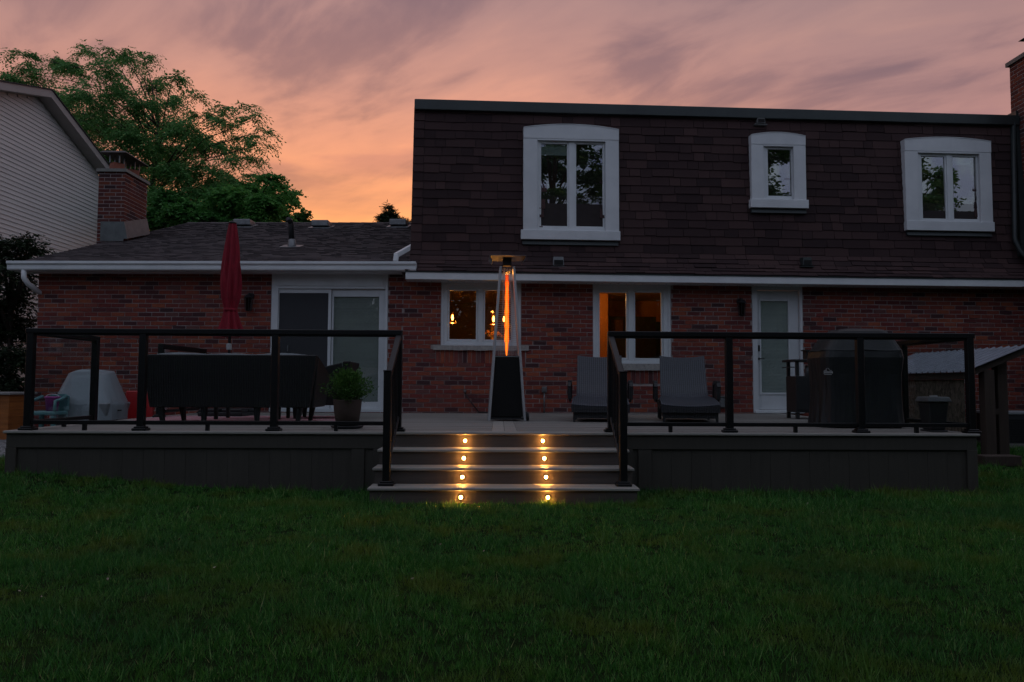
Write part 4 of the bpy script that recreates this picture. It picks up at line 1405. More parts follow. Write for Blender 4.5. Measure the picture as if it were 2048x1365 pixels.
def px_x(px, y):
    return at_y(px, 760, y).x


yr = YD + .075
LP = [px_x(p, yr) for p in (60, 285, 550, 797)]
RP = [px_x(p, yr) for p in (1222, 1458, 1720, 1940)]
glass_run('glass_railing', 'long black glass railing in front of the wicker sofa', [(x_, yr) for x_ in LP], over=(.05, .036))
glass_run('glass_railing', 'long black glass railing in front of the loungers and covered grill', [(x_, yr) for x_ in RP], over=(.036, .05))
glass_run('glass_railing', 'short black glass side railing next to the gravel and the teal toy chair', [(LP[0], yr + .04), (LP[0], 9.35)], ends=(False, True), over=(0, .036))
glass_run('glass_railing', 'far black glass side railing running to the brick wall behind the sofa', [(LP[0], 11.15), (LP[0], 12.75)], over=(.036, .036))
glass_run('glass_railing', 'black glass side railing beside the covered grill and the tin roofed shelter', [(RP[3], yr + .04), (RP[3], 9.4), (RP[3], 11.0)], ends=(False, True), over=(0, .036))


def stair_rail(name, label, xu, px_l):
    y_l = 7.30
    z_l = ZD - 3 * RS
    x_l = xu
    t = thing(name, label, 'railing', (x_l, y_l, z_l), 0, 'stair railings with pickets')
    post(t, x_l, y_l, z_l, 1.085)
    link('post_cap', MB().box(x_l - .04, x_l + .04, y_l - .04, y_l + .04, z_l + 1.0855, z_l + 1.10), RAIL, t, ID, bevel=.004)
    a = Vector((x_l, y_l + .036, z_l + 1.04))
    b = Vector((x_l, yr - .036, ZD + 1.0))
    link('top_rail', MB().bar(a, b, .06, .05), RAIL, t, ID, bevel=.006)
    a2 = Vector((x_l, y_l + .036, z_l + .19))
    b2 = Vector((x_l, yr - .036, ZD + .15))
    link('bottom_rail', MB().bar(a2, b2, .04, .035), RAIL, t, ID, bevel=.004)
    for k in range(1, 7):
        f = k / 7
        p, q = a2.lerp(b2, f), a.lerp(b, f)
        link('picket', MB().box(p.x - .009, p.x + .009, p.y - .009, p.y + .009, p.z + .012, q.z - .02), RAIL, t, ID)


stair_rail('stair_railing', 'black picket stair railing on the side of the potted shrub', LP[3], 777)
stair_rail('stair_railing', 'black picket stair railing on the side of the loungers', RP[0], 1245)

# ------------------------------------------------------------------ patio heater
hp = at_z(1013, 843, ZD)
HY = hp.y + .22
LEGM = mat('satin_leg', (.42, .42, .43), (.34, .34, .35), .35, metal=.25, scale=5)
heater = thing('patio_heater', 'tall pyramid patio heater with a burning flame tube', 'patio heater', (px_x(1013, HY), HY, ZD), R(2))
hb, ht = .245, .092                      # half widths at foot and at the top of the legs
ZT, ZM = 2.16, .88


def hw(z):
    return hb + (ht - hb) * z / ZT


for sx_ in (-1, 1):
    for sy_ in (-1, 1):
        b_, t_ = hw(0), hw(ZT)
        link('leg', MB().bar((sx_ * b_, sy_ * b_, .004), (sx_ * t_, sy_ * t_, ZT), .032, .032, (0, 1, 0)), LEGM, heater, bevel=.004)
PANEL = mat('black_panel', (.006, .006, .006), (.004, .004, .004), .65, scale=8, spec=.2)
a, c = hw(.10) - .02, hw(ZM) - .018
link('tank_housing', MB().hexa([(-a, -a, .06), (a, -a, .06), (a, a, .06), (-a, a, .06)], [(-c, -c, ZM), (c, -c, ZM), (c, c, ZM), (-c, c, ZM)]), PANEL, heater, bevel=.006)
BOLT = mat('bolt', (.5, .5, .5), None, .3, .8)
for z in (.14, .42, .70, .84):
    for sx_ in (-1, 1):
        link('bolt', MB().lathe([(.006, 0), (.006, .005), (.003, .007)], n=8), BOLT, heater, WM[heater] @ Matrix.Translation((sx_ * (hw(z) - .002), -hw(z) - .016, z)) @ Matrix.Rotation(R(90), 4, 'X'))
link('burner_plate', MB().box(-c, c, -c, c, ZM + .003, ZM + .02), STEEL, heater)
for sy_ in (-1, 1):
    link('foot_bar', MB().box(-hw(.03), hw(.03), sy_ * hw(.03) - .008, sy_ * hw(.03) + .008, .025, .05), DARKMETAL, heater)
link('wheel', MB().lathe([(.055, -.015), (.06, 0), (.055, .015)], n=18), DARKMETAL, heater, WM[heater] @ Matrix.Translation((hb + .045, hb - .02, .061)) @ Matrix.Rotation(R(90), 4, 'Y'), smooth=True)
link('wheel', MB().lathe([(.055, -.015), (.06, 0), (.055, .015)], n=18), DARKMETAL, heater, WM[heater] @ Matrix.Translation((hb + .045, -hb + .09, .061)) @ Matrix.Rotation(R(90), 4, 'Y'), smooth=True)
# wire guards between the legs: fine wires of one mesh per side
for side_ in range(4):
    mb = MB()
    z = ZM + .05
    while z < ZT - .03:
        h_ = hw(z) - .012
        p = [(-h_, -h_, z), (h_, -h_, z)]
        mb.tube(p, .0017, 4, False)
        z += .026
    for f in (-.5, 0, .5):
        mb.tube([(f * (hw(ZM) - .012), -hw(ZM) + .012, ZM + .03), (f * (hw(ZT) - .012), -hw(ZT) + .012, ZT - .02)], .0018, 4, False)
    link('wire_guard', mb, STEEL, heater, WM[heater] @ Matrix.Rotation(R(90) * side_, 4, 'Z'), kind='stuff')
gt = MB()
for k in range(20):
    a0, a1 = 2 * math.pi * k / 20, 2 * math.pi * (k + 1) / 20
    gt.add([(math.cos(q) * .062, math.sin(q) * .062, zz) for q, zz in ((a0, ZM + .02), (a1, ZM + .02), (a1, ZT - .02), (a0, ZT - .02))], [(0, 1, 2, 3)])
link('glass_tube', gt, CLEAR, heater, smooth=True)
# the flame: an emissive tongue
m, t = new_mat('flame')
co = nd(t, 'ShaderNodeTexCoord').outputs['Object']
mp_ = nd(t, 'ShaderNodeMapping', {'Vector': co, 'Scale': (8, 8, 2.2)}).outputs[0]
n_ = nd(t, 'ShaderNodeTexNoise', {'Vector': mp_, 'Scale': 3.0, 'Detail': 3.0}).outputs['Fac']
lw_ = nd(t, 'ShaderNodeLayerWeight', {'Blend': .4}).outputs['Facing']
zsep = nd(t, 'ShaderNodeSeparateXYZ', {0: co}).outputs[2]
zk_ = nd(t, 'ShaderNodeMapRange', {0: zsep, 1: 1.55, 2: 2.12, 3: 0.0, 4: .45}).outputs[0]
q = math_n(t, 'SUBTRACT', math_n(t, 'SUBTRACT', math_n(t, 'MULTIPLY_ADD', n_, 1.1, .36), math_n(t, 'MULTIPLY', lw_, .75)), zk_, clamp=True)
cflame = ramp(t, q, [(0, (.26, .014, .0)), (.3, (.70, .05, .001)), (.6, (1, .125, .004)), (.9, (1, .25, .016)), (1, (1, .34, .03))])
e = nd(t, 'ShaderNodeEmission', {'Color': cflame, 'Strength': 1.8})
nd(t, 'ShaderNodeOutputMaterial', {'Surface': e.outputs[0]})
m.cycles.emission_sampling = 'NONE'
prof_f = []
for k in range(40):
    f = k / 39
    r_ = .009 + .024 * math.sin(min(1, f * 4) * math.pi / 2)
    r_ *= (1 - .22 * f) * (1 + .10 * math.sin(f * 37) + .06 * math.sin(f * 71 + 1))
    prof_f.append((r_, ZM + .03 + f * (ZT - ZM - .14)))
link('flame', MB().lathe(prof_f, n=16), m, heater, smooth=True)
ld = bpy.data.lights.new('burner_glow', 'POINT')
ld.energy = 1.3
ld.color = (1, .36, .05)
ld.shadow_soft_size = .03
lo = bpy.data.objects.new('burner_glow', ld); COL.objects.link(lo); lo.parent = heater; lo.location = (0, 0, ZT - .07)
link('collector', MB().box(-.06, .06, -.06, .06, ZT + .012, ZT + .12), DARKMETAL, heater, bevel=.006)
# reflector: flat square with four drooping flaps
zr = ZT + .125
q0, q1 = .17, .262
HEAD = mat('heater_head', (.22, .22, .23), (.15, .15, .16), .4, metal=.5, scale=5)
ref = link('reflector', MB().box(-.255, .255, -.255, .255, zr, zr + .006), HEAD, heater)
for k in (0, 2):
    fl = MB().hexa([(.255, -.255, zr - .001), (.255, .255, zr - .001), (.250, .255, zr - .001), (.250, -.255, zr - .001)],
                   [(.215, -.16, zr - .070), (.215, .16, zr - .070), (.210, .16, zr - .070), (.210, -.16, zr - .070)])
    link('flap', fl, HEAD, ref, WM[heater] @ Matrix.Rotation(R(90) * k, 4, 'Z'), fix=True)
link('finial', MB().lathe([(.02, 0), (.018, .02), (.006, .03)], (0, 0, zr + .008), 10), STEEL, heater)

# ------------------------------------------------------------------ wicker loungers
WICK = wicker_mat('grey_wicker', (.022, .024, .031), (.078, .083, .100), .030, .05)
WICKD = wicker_mat('dark_wicker', (.012, .012, .014), (.030, .030, .034), .03, .05)


def lounger(label, xf, yf, rz):
    t = thing('sun_lounger', label, 'lounger', (xf, yf, ZD), rz, 'wicker loungers in front of the brick wall')
    # local: x across, y back, front edge at y = 0
    path = [(0, .245), (.06, .268), (.3, .295), (.62, .322), (.95, .352), (1.03, .395), (1.12, .52), (1.24, .72), (1.33, .90), (1.36, .955)]
    W = .35
    rows_t, rows_b = [], []
    for i, (y_, z_) in enumerate(path):
        w_ = .385 if y_ < .95 else (.34 if y_ < 1.2 else .335)
        a_, b_ = path[max(i - 1, 0)], path[min(i + 1, len(path) - 1)]
        ty, tz_ = b_[0] - a_[0], b_[1] - a_[1]
        l_ = math.hypot(ty, tz_)
        ny, nz2 = -tz_ / l_, ty / l_
        top, bot = [], []
        for k in range(13):
            f = k / 6 - 1
            dip = -.028 * (1 - f * f)
            if i == len(path) - 1:
                dip *= .6
            extra_z = -.022 * (1 - f * f) if i == len(path) - 1 else 0
            top.append((f * w_, y_ + ny * dip, z_ + nz2 * dip + extra_z))
            bot.append((f * w_, y_ + ny * (dip - .035), z_ + nz2 * (dip - .035) + extra_z))
        rows_t.append(top); rows_b.append(bot)
    for nm, sl_ in (('seat', slice(0, 5)), ('backrest', slice(4, 10))):
        rt, rb = rows_t[sl_], rows_b[sl_]
        mb = MB().grid(rt)
        mb.grid([r[::-1] for r in rb])
        mb.grid([rb[0], rt[0]]); mb.grid([rt[-1], rb[-1]])
        mb.grid([[a[0] for a in rb], [a[0] for a in rt]]); mb.grid([[a[-1] for a in rt], [a[-1] for a in rb]])
        link(nm, mb, WICK, t, fix=True)
    # skirt apron following the curved front
    mb = MB()
    top = [(p[0] * 1.01, -.012, p[2] - .012) for p in rows_t[0]]
    bot = [(p[0] * 1.01, -.012, .135) for p in rows_t[0]]
    mb.grid([bot, top]); mb.grid([[(p[0], .03, p[2]) for p in top], [(p[0], .03, p[2]) for p in bot]]); mb.grid([top, [(p[0], .03, p[2]) for p in top]])
    link('front_apron', mb, WICKD, t, fix=True)
    link('base', MB().box(-.34, .34, .05, 1.05, .055, .19), WICKD, t)
    for sx_ in (-1, 1):
        link('side_rail', MB().bar((sx_ * .375, .031, .195), (sx_ * .375, 1.5, .285), .036, .06), WICKD, t)
        for y_ in (.06, 1.02, 1.42):
            link('leg', MB().box(sx_ * .35 - .017, sx_ * .35 + .017, y_ - .017, y_ + .017, .002, .185 + y_ * .06), DARKMETAL, t)
        # arm: curved wicker loop
        ar = [(sx_ * .43, .52, .30), (sx_ * .435, .50, .47), (sx_ * .435, .54, .53), (sx_ * .435, .80, .55), (sx_ * .43, .98, .52), (sx_ * .43, 1.02, .30)]
        mb = MB()
        for p, q_ in zip(ar[:-1], ar[1:]):
            mb.bar(p, q_, .045, .05, (1, 0, 0))
        link('armrest', mb, WICKD, t)
        link('arm_panel', MB().box(sx_ * .43 - .010, sx_ * .43 + .010, .53, 1.0, .26, .52), WICKD, t)


yl = 10.15
lounger('grey wicker lounger partly hidden behind the stair railing', px_x(1201, yl), yl, R(-7))
lounger('grey wicker lounger standing clear beside the glazed back door', px_x(1381, yl), yl, R(-9))

# ------------------------------------------------------------------ sofa set, rug, umbrella, planter
sy0 = 9.45
XA, XB = px_x(279, sy0), px_x(632, sy0)
sw = XB - XA
sofa = thing('wicker_sofa', 'long black wicker sofa seen from behind with pale cushions', 'sofa', ((XA + XB) / 2, sy0, ZD))
SOFA = wicker_mat('black_wicker', (.007, .007, .008), (.014, .014, .015), .03, .04)
hwid = sw / 2
link('backrest', MB().hexa([(-hwid + .10, .06, .20), (hwid - .10, .06, .20), (hwid - .10, .16, .20), (-hwid + .10, .16, .20)],
                           [(-hwid, 0, .86), (hwid, 0, .86), (hwid, .10, .86), (-hwid, .10, .86)]), SOFA, sofa, bevel=.012)
for sx_ in (-1, 1):
    link('arm', MB().hexa([(sx_ * (hwid - .10) - .035, .165, .20), (sx_ * (hwid - .10) + .035, .165, .20), (sx_ * (hwid - .10) + .035, .82, .20), (sx_ * (hwid - .10) - .035, .82, .20)],
                          [(sx_ * (hwid - .01) - .035, .105, .855), (sx_ * (hwid - .01) + .01, .105, .855), (sx_ * (hwid - .02) + .01, .86, .62), (sx_ * (hwid - .02) - .06, .86, .62)]), SOFA, sofa, bevel=.012)
    for y_ in (.12, .76):
        link('leg', MB().hexa([(sx_ * (hwid - .25) - .022, y_ - .022, .002), (sx_ * (hwid - .25) + .022, y_ - .022, .002), (sx_ * (hwid - .25) + .022, y_ + .022, .002), (sx_ * (hwid - .25) - .022, y_ + .022, .002)],
                              [(sx_ * (hwid - .22) - .034, y_ - .034, .199), (sx_ * (hwid - .22) + .034, y_ - .034, .199), (sx_ * (hwid - .22) + .034, y_ + .034, .199), (sx_ * (hwid - .22) - .034, y_ + .034, .199)]), SOFA, sofa)
for sx_ in (-.33, .33):
    link('leg', MB().hexa([(sx_ - .022, .10, .002), (sx_ + .022, .10, .002), (sx_ + .022, .144, .002), (sx_ - .022, .144, .002)], [(sx_ - .034, .09, .199), (sx_ + .034, .09, .199), (sx_ + .034, .158, .199), (sx_ - .034, .158, .199)]), SOFA, sofa)
link('seat', MB().box(-hwid + .14, hwid - .14, .17, .80, .201, .32), SOFA, sofa)
CUSH = mat('pale_cushion', (.52, .53, .55), (.44, .45, .47), .9, scale=8, bump=.2, bscale=150)
for k in range(3):
    a = -hwid + .15 + k * (sw - .3) / 3
    b = a + (sw - .3) / 3 - .01
    link('seat_cushion', MB().box(a, b, .25, .80, .322, .45), CUSH, sofa, bevel=.03)
    rows_t = []
    mb = MB()
    N = 14
    top = [(a + (b - a) * i / N, .868 + .018 * math.sin(i / N * 3.14) * (1 if k != 1 else .6) + rr.uniform(-.003, .003)) for i in range(N + 1)]
    mb.prism([(b, .45), (a, .45)] + top, .112, .245)
    link('back_cushion', mb, CUSH, sofa, fix=True)

# armchair at the end of the set, its back toward the stairs
ac_y = 10.72
axx = px_x(676, 10.7)
arm = thing('wicker_armchair', 'black wicker armchair turned side-on at the end of the sofa', 'armchair', (axx, 11.1, ZD), R(92))
# local: x across (world +y is -x...), back plane at y = -0.0 facing world +x
link('backrest', MB().hexa([(-.34, -.04, .20), (.34, -.04, .20), (.34, .06, .20), (-.34, .06, .20)], [(-.46, -.16, .82), (.46, -.16, .82), (.46, -.06, .82), (-.46, -.06, .82)]), SOFA, arm, bevel=.012)
for sx_ in (-1, 1):
    link('arm', MB().hexa([(sx_ * .34 - .03, .065, .20), (sx_ * .34 + .03, .065, .20), (sx_ * .34 + .03, .68, .20), (sx_ * .34 - .03, .68, .20)],
                          [(sx_ * .44 - .04, -.05, .80), (sx_ * .44 + .02, -.05, .80), (sx_ * .42 + .02, .72, .62), (sx_ * .42 - .04, .72, .62)]), SOFA, arm, bevel=.012)
    for y_ in (.02, .62):
        link('leg', MB().hexa([(sx_ * .29 - .022, y_ - .022, .008), (sx_ * .29 + .022, y_ - .022, .008), (sx_ * .29 + .022, y_ + .022, .008), (sx_ * .29 - .022, y_ + .022, .008)],
                              [(sx_ * .31 - .034, y_ - .034, .199), (sx_ * .31 + .034, y_ - .034, .199), (sx_ * .31 + .034, y_ + .034, .199), (sx_ * .31 - .034, y_ + .034, .199)]), SOFA, arm)
link('seat', MB().box(-.30, .30, .07, .68, .201, .32), SOFA, arm)
link('seat_cushion', MB().box(-.29, .29, .08, .68, .322, .44), CUSH, arm, bevel=.03)

# striped outdoor rug: woven bands
m, t = new_mat('striped_rug')
co = nd(t, 'ShaderNodeTexCoord').outputs['Object']
sp_ = nd(t, 'ShaderNodeSeparateXYZ', {0: co})
ang = math_n(t, 'ADD', sp_.outputs[1], 0.0)
w_ = math_n(t, 'FRACT', math_n(t, 'MULTIPLY', ang, 2.6))
cr = ramp(t, w_, [(0, (.42, .035, .07)), (.28, (.42, .035, .07)), (.281, (.55, .5, .5)), (.48, (.55, .5, .5)), (.481, (.30, .03, .05)), (.62, (.30, .03, .05)), (.621, (.55, .5, .5)), (.78, (.55, .5, .5)), (.781, (.36, .16, .18))], 'CONSTANT')
nz3 = nd(t, 'ShaderNodeTexNoise', {'Vector': co, 'Scale': 220.0}).outputs['Fac']
finish(t, cr, .95, 0, nz3, .4, .004, .1)
rug = tag(link('outdoor_rug', MB().box(-1.4, 1.4, -1.05, 1.05, 0, .005), m, None, Matrix.Translation((-3.55, 10.72, ZD + .0025)) @ Matrix.Rotation(R(3), 4, 'Z')), 'red and white striped outdoor rug under the wicker seating', 'rug')

# coffee table between the seats
t = thing('coffee_table', 'low black coffee table on the striped rug behind the sofa', 'table', ((XA + XB) / 2 - .1, 10.75, ZD + .009))
link('table_top', MB().box(-.48, .48, -.28, .28, .40, .43), SOFA, t, bevel=.006)
for sx_ in (-.43, .43):
    for sy_ in (-.23, .23):
        link('leg', MB().box(sx_ - .022, sx_ + .022, sy_ - .022, sy_ + .022, 0, .399), SOFA, t)

# closed red umbrella with its base
uy = 11.75
ux = px_x(457, uy)
zt_u = at_y(460, 446, uy).z
zb_u = at_y(457, 672, uy).z
um_ = thing('patio_umbrella', 'closed dark red patio umbrella standing behind the sofa', 'umbrella', (ux, uy, ZD + .008))
REDF = mat('red_canvas', (.27, .002, .018), (.16, .001, .010), .85, scale=6, stretch=(6, 6, 1), bump=.25, bscale=90)
zb, ztop = zb_u - ZD - .008, zt_u - ZD - .008
H = ztop - zb
prof_u = [(0, .145, 10), (.03, .137, 10), (.12, .105, 9), (.20, .082, 8), (.235, .078, 8), (.27, .088, 9), (.34, .108, 9), (.45, .113, 9), (.6, .103, 8), (.75, .086, 8), (.88, .066, 8), (.96, .050, 8), (1, .040, 8)]
rows_t = []
NS = 64
for i in range(61):
    f = i / 60
    for (f0, r0, _), (f1, r1, _) in zip(prof_u[:-1], prof_u[1:]):
        if f0 <= f <= f1 + 1e-9:
            r_ = 1.2 * (r0 + (r1 - r0) * (f - f0) / (f1 - f0))
            break
    row = []
    for k in range(NS + 1):
        a = 2 * math.pi * (k % NS) / NS
        fold = (.26 * math.sin(8 * a + 1.2 * math.sin(f * 5)) + .12 * math.sin(13 * a + 3 * f)) * (1 - .55 * f) * min(1, .45 + abs(f - .235) * 3)
        rad = r_ * (1 + fold)
        zj = .02 * math.sin(5 * a) * (1 - f) ** 6
        row.append((rad * math.cos(a), rad * math.sin(a) * .9, zb + H * f + zj))
    rows_t.append(row)
link('canopy', MB().grid(rows_t), REDF, um_, smooth=True)
link('tie', MB().lathe([(.098, 0), (.103, .01), (.103, .035), (.098, .045)], (0, 0, zb + H * .215), 24), REDF, um_, smooth=True)
link('pole', MB().tube([(0, 0, .12), (0, 0, ztop + .03)], .021, 12), mat('umbrella_pole', (.06, .06, .065), None, .4, .6), um_, smooth=True)
link('crank', MB().box(-.03, .03, -.05, .025, zb - .22, zb - .12), mat('crank_white', (.5, .5, .5), None, .5), um_, bevel=.006)
link('top_cap', MB().lathe([(.058, -.012), (.062, 0), (.05, .012), (.015, .02)], (0, 0, ztop), 16), DARKMETAL, um_)
ub = link('base', MB().box(-.33, .33, -.33, .33, .0, .06), DARKMETAL, um_, bevel=.01)
link('base_sleeve', MB().lathe([(.05, .06), (.035, .12), (.03, .42)], n=14), DARKMETAL, ub)
for sx_ in (-1, 1):
    for sy_ in (-1, 1):
        link('weight', MB().box(sx_ * .17 - .15, sx_ * .17 + .15, sy_ * .17 - .15, sy_ * .17 + .15, .061, .11), DARKMETAL, ub, bevel=.01)


# leaf helpers
def leaf_quads(P, D, L, W, roll=None):
    """rhombic leaves: P base, D unit direction, lengths L, widths W"""
    n = len(P)
    up = rng.normal(0, 1, (n, 3)) * .7 + np.array([0, 0, 1.0])
    S = np.cross(D, up)
    S /= np.linalg.norm(S, axis=1, keepdims=True) + 1e-9
    Nn = np.cross(S, D)
    V = np.empty((n, 4, 3))
    V[:, 0] = P
    V[:, 1] = P + D * (L * .45)[:, None] + S * (W * .5)[:, None] + Nn * (L * .06)[:, None]
    V[:, 2] = P + D * L[:, None]
    V[:, 3] = P + D * (L * .45)[:, None] - S * (W * .5)[:, None] + Nn * (L * .06)[:, None]
    return V.reshape(-1, 3)


def unit_rows(a):
    return a / (np.linalg.norm(a, axis=1, keepdims=True) + 1e-9)


# potted shrub
pp = at_z(712, 852, ZD)
pot = thing('potted_shrub', 'round leafy boxwood in a brown pot on the deck edge', 'potted plant', (pp.x, 8.62, ZD))
POT = mat('brown_pot', (.085, .052, .040), (.060, .037, .030), .7, scale=5, bump=.2)
link('saucer', MB().lathe([(.13, .002), (.175, .012), (.185, .03), (.17, .032)], n=28), DARKMETAL, pot, smooth=True)
link('pot', MB().lathe([(.10, .034), (.125, .04), (.150, .20), (.158, .31), (.160, .325), (.146, .325), (.138, .26)], n=32), POT, pot, smooth=True)
link('soil', MB().lathe([(.137, .262), (.137, .28)], n=24), SOIL, pot)
mb = MB()
P, D = [], []
rb = random.Random(3)
for k in range(46):
    a = rb.uniform(0, 6.28)
    el = rb.uniform(.12, 1.45)
    ln = rb.uniform(.26, .36)
    d = Vector((math.cos(a) * math.cos(el), math.sin(a) * math.cos(el), math.sin(el)))
    c = Vector((0, 0, .40))
    tip = c + Vector((d.x * .27, d.y * .27, d.z * .24)) * rb.uniform(.84, 1.03)
    b0 = Vector((d.x * .03, d.y * .03, .27))
    mid = b0.lerp(tip, .5) + Vector((0, 0, .03))
    mb.tube([b0, mid, tip], [.006, .004, .002], 5)
    for q_ in range(120):
        f = rb.uniform(.35, 1.06)
        p = b0.lerp(tip, f) + Vector((rb.gauss(0, .03), rb.gauss(0, .03), rb.gauss(0, .028)))
        P.append(p); D.append(d + Vector((rb.gauss(0, .6), rb.gauss(0, .6), rb.gauss(.2, .5))))
link('stems', mb, mat('twig', (.06, .045, .03), None, .9), pot, kind='stuff')
P = np.array([tuple(p) for p in P]); D = unit_rows(np.array([tuple(d) for d in D]))
BOX = leaf_mat('boxwood_leaf', (.035, .105, .018), (.070, .18, .030), (.13, .26, .05), .3)
link('foliage', np_mesh('foliage', leaf_quads(P, D, rng.uniform(.022, .036, len(P)), rng.uniform(.012, .019, len(P))), 4), BOX, pot, WM[pot])

# ------------------------------------------------------------------ things at the side: toys, box
def gz(x, y):
    return float(gz_np(np.array(x), np.array(y)))


COVER = mat('clear_cover', (.34, .38, .40), (.26, .29, .31), .35, scale=4)
m, t = new_mat('milky_plastic')
co = nd(t, 'ShaderNodeTexCoord').outputs['Object']
nn = nd(t, 'ShaderNodeTexNoise', {'Vector': co, 'Scale': 5.0, 'Detail': 4.0}).outputs['Fac']
pb = nd(t, 'ShaderNodeBsdfPrincipled', {'Base Color': (.42, .47, .50, 1), 'Roughness': .28})
bb = nd(t, 'ShaderNodeBump', {'Strength': .5, 'Distance': .03, 'Height': nn})
t.links.new(bb.outputs[0], pb.inputs['Normal'])
tr_ = nd(t, 'ShaderNodeBsdfTransparent', {'Color': (.9, .93, .95, 1)})
mx = nd(t, 'ShaderNodeMixShader', {0: .58, 1: tr_.outputs[0], 2: pb.outputs[0]})
nd(t, 'ShaderNodeOutputMaterial', {'Surface': mx.outputs[0]})
MILKY = m
ty = 11.9
tx0, tx1 = px_x(119, ty), px_x(247, ty)
txm = (tx0 + tx1) / 2
tz = gz(txm, ty)
tbl = thing('water_table', 'grey play table under a milky plastic cover next to the brick', 'play table', (txm, ty, tz))
Ht = at_y(165, 745, ty).z - tz
hw_ = (tx1 - tx0) / 2
link('tub', MB().hexa([(-hw_ * .8, -.3, .3), (hw_ * .8, -.3, .3), (hw_ * .8, .3, .3), (-hw_ * .8, .3, .3)], [(-hw_ * .92, -.36, .62), (hw_ * .92, -.36, .62), (hw_ * .92, .36, .62), (-hw_ * .92, .36, .62)]), mat('tub_grey', (.22, .23, .24), None, .5), tbl, bevel=.02)
for sx_ in (-1, 1):
    for sy_ in (-1, 1):
        link('leg', MB().box(sx_ * hw_ * .7 - .03, sx_ * hw_ * .7 + .03, sy_ * .24 - .03, sy_ * .24 + .03, 0.02, .299), mat('tub_leg', (.22, .23, .24), None, .5), tbl)
link('tower', MB().box(-hw_ * .45, hw_ * .5, -.18, .18, .621, Ht - .05), mat('tub_tower', (.42, .45, .47), None, .5), tbl, bevel=.03)
rows_t = []
NS = 56
for i in range(25):
    f = i / 24
    z_ = .36 + (Ht - .36) * (f if f < .96 else f)
    row = []
    for k in range(NS + 1):
        a = 2 * math.pi * (k % NS) / NS
        sxx = (1.0 if f < .33 else 1.0 - .40 * (f - .33) / .67)
        c_, s_ = math.cos(a), math.sin(a)
        e_ = 3.2
        rx = hw_ * sxx * abs(c_) ** (2 / e_) * (1 if c_ >= 0 else -1)
        ry = .40 * sxx * abs(s_) ** (2 / e_) * (1 if s_ >= 0 else -1)
        fold = 1 + .035 * math.sin(9 * a + 4 * f) * (1 - f) + .018 * math.sin(21 * a) * (1 - f)
        row.append((rx * fold, ry * fold, z_ + .02 * math.sin(3 * a) * f))
    rows_t.append(row)
top_ring = rows_t[-1]
for sh_ in (.75, .4, .02):
    rows_t.append([(p[0] * sh_, p[1] * sh_, p[2] + .035 * (1 - sh_) + (.02 if p[0] < 0 else 0) * sh_) for p in top_ring])
link('cover', MB().grid(rows_t), MILKY, tbl, smooth=True)

TEAL = mat('teal_plastic', (.11, .26, .27), (.09, .21, .22), .4, scale=5)
PINK = mat('magenta_plastic', (.42, .05, .28), (.36, .04, .24), .4, scale=5)
RED = mat('red_plastic', (.42, .012, .016), (.34, .010, .014), .4, scale=5)
cy = 11.3
cx = px_x(98, cy)
tzc = gz(cx, cy)
sz_ = at_y(98, 824, cy).z - tzc
bz_ = at_y(98, 794, cy).z - tzc
chair = thing('toy_chair', 'small pale teal plastic child chair beside the gravel', 'chair', (cx, cy, tzc + .012))
wc = (px_x(125, cy) - px_x(69, cy)) / 2
link('seat', MB().box(-wc, wc, -.18, .18, sz_ - .06, sz_), TEAL, chair, bevel=.015)
link('backrest', MB().prism([(-wc * .4, sz_ + .002), (wc, sz_ + .002), (wc, bz_), (wc * .7, bz_ + .025), (-wc * .1, bz_ + .025), (-wc * .4, bz_)][::-1], .15, .19), TEAL, chair, fix=True)
for sx_ in (-1, 1):
    mb = MB()
    pts_ = [(sx_ * (wc - .02), -.15, sz_), (sx_ * (wc - .02), -.14, sz_ + .15), (sx_ * (wc - .02), .0, sz_ + .17), (sx_ * (wc - .03), .15, sz_ + .21)]
    link('arm', MB().tube(pts_, .024, 8), TEAL, chair, smooth=True)
    for sy_ in (-.15, .15):
        link('leg', MB().box(sx_ * (wc - .03) - .025, sx_ * (wc - .03) + .025, sy_ - .025, sy_ + .025, 0, sz_ - .061), TEAL, chair)
bk = thing('toy_bucket', 'magenta toy bucket standing on the teal child chair', 'bucket', (cx + .06, cy + .0, tzc + .014 + sz_))
bh = at_y(108, 796, cy).z - tzc - sz_
link('body', MB().lathe([(.075, 0), (.098, bh), (.105, bh + .005), (.105, bh - .015), (.098, bh - .02)], n=22), PINK, bk, smooth=True)
link('handle', MB().tube([(.1 * math.cos(a), 0, bh - .01 + .0 + .05 * math.sin(a)) for a in [i * math.pi / 8 for i in range(9)]], .005, 6), WHITE, bk)
ry_ = 12.3
rx_ = px_x(267, ry_)
t = thing('toy_wagon', 'bright red plastic toy wagon between the covered table and the sofa', 'toy wagon', (rx_, ry_, gz(rx_, ry_) if rx_ < DX0 else ZD + .002))
base_z = gz(rx_, ry_) if rx_ < DX0 else ZD
rz_ = at_y(267, 782, ry_).z - base_z
link('tub', MB().hexa([(-.2, -.28, .09), (.2, -.28, .09), (.2, .28, .09), (-.2, .28, .09)], [(-.25, -.34, .3), (.25, -.34, .3), (.25, .34, .3), (-.25, .34, .3)]), RED, t, bevel=.02)
link('seat_back', MB().hexa([(-.22, .18, .302), (.22, .18, .302), (.22, .26, .302), (-.22, .26, .302)], [(-.24, .24, rz_), (.24, .24, rz_), (.24, .30, rz_), (-.24, .30, rz_)]), RED, t, bevel=.02)
for sx_ in (-1, 1):
    for sy_ in (-.2, .2):
        link('wheel', MB().lathe([(.075, -.025), (.085, 0), (.075, .025)], n=18), DARKMETAL, t, WM[t] @ Matrix.Translation((sx_ * .24, sy_, .087)) @ Matrix.Rotation(R(90), 4, 'Y'))
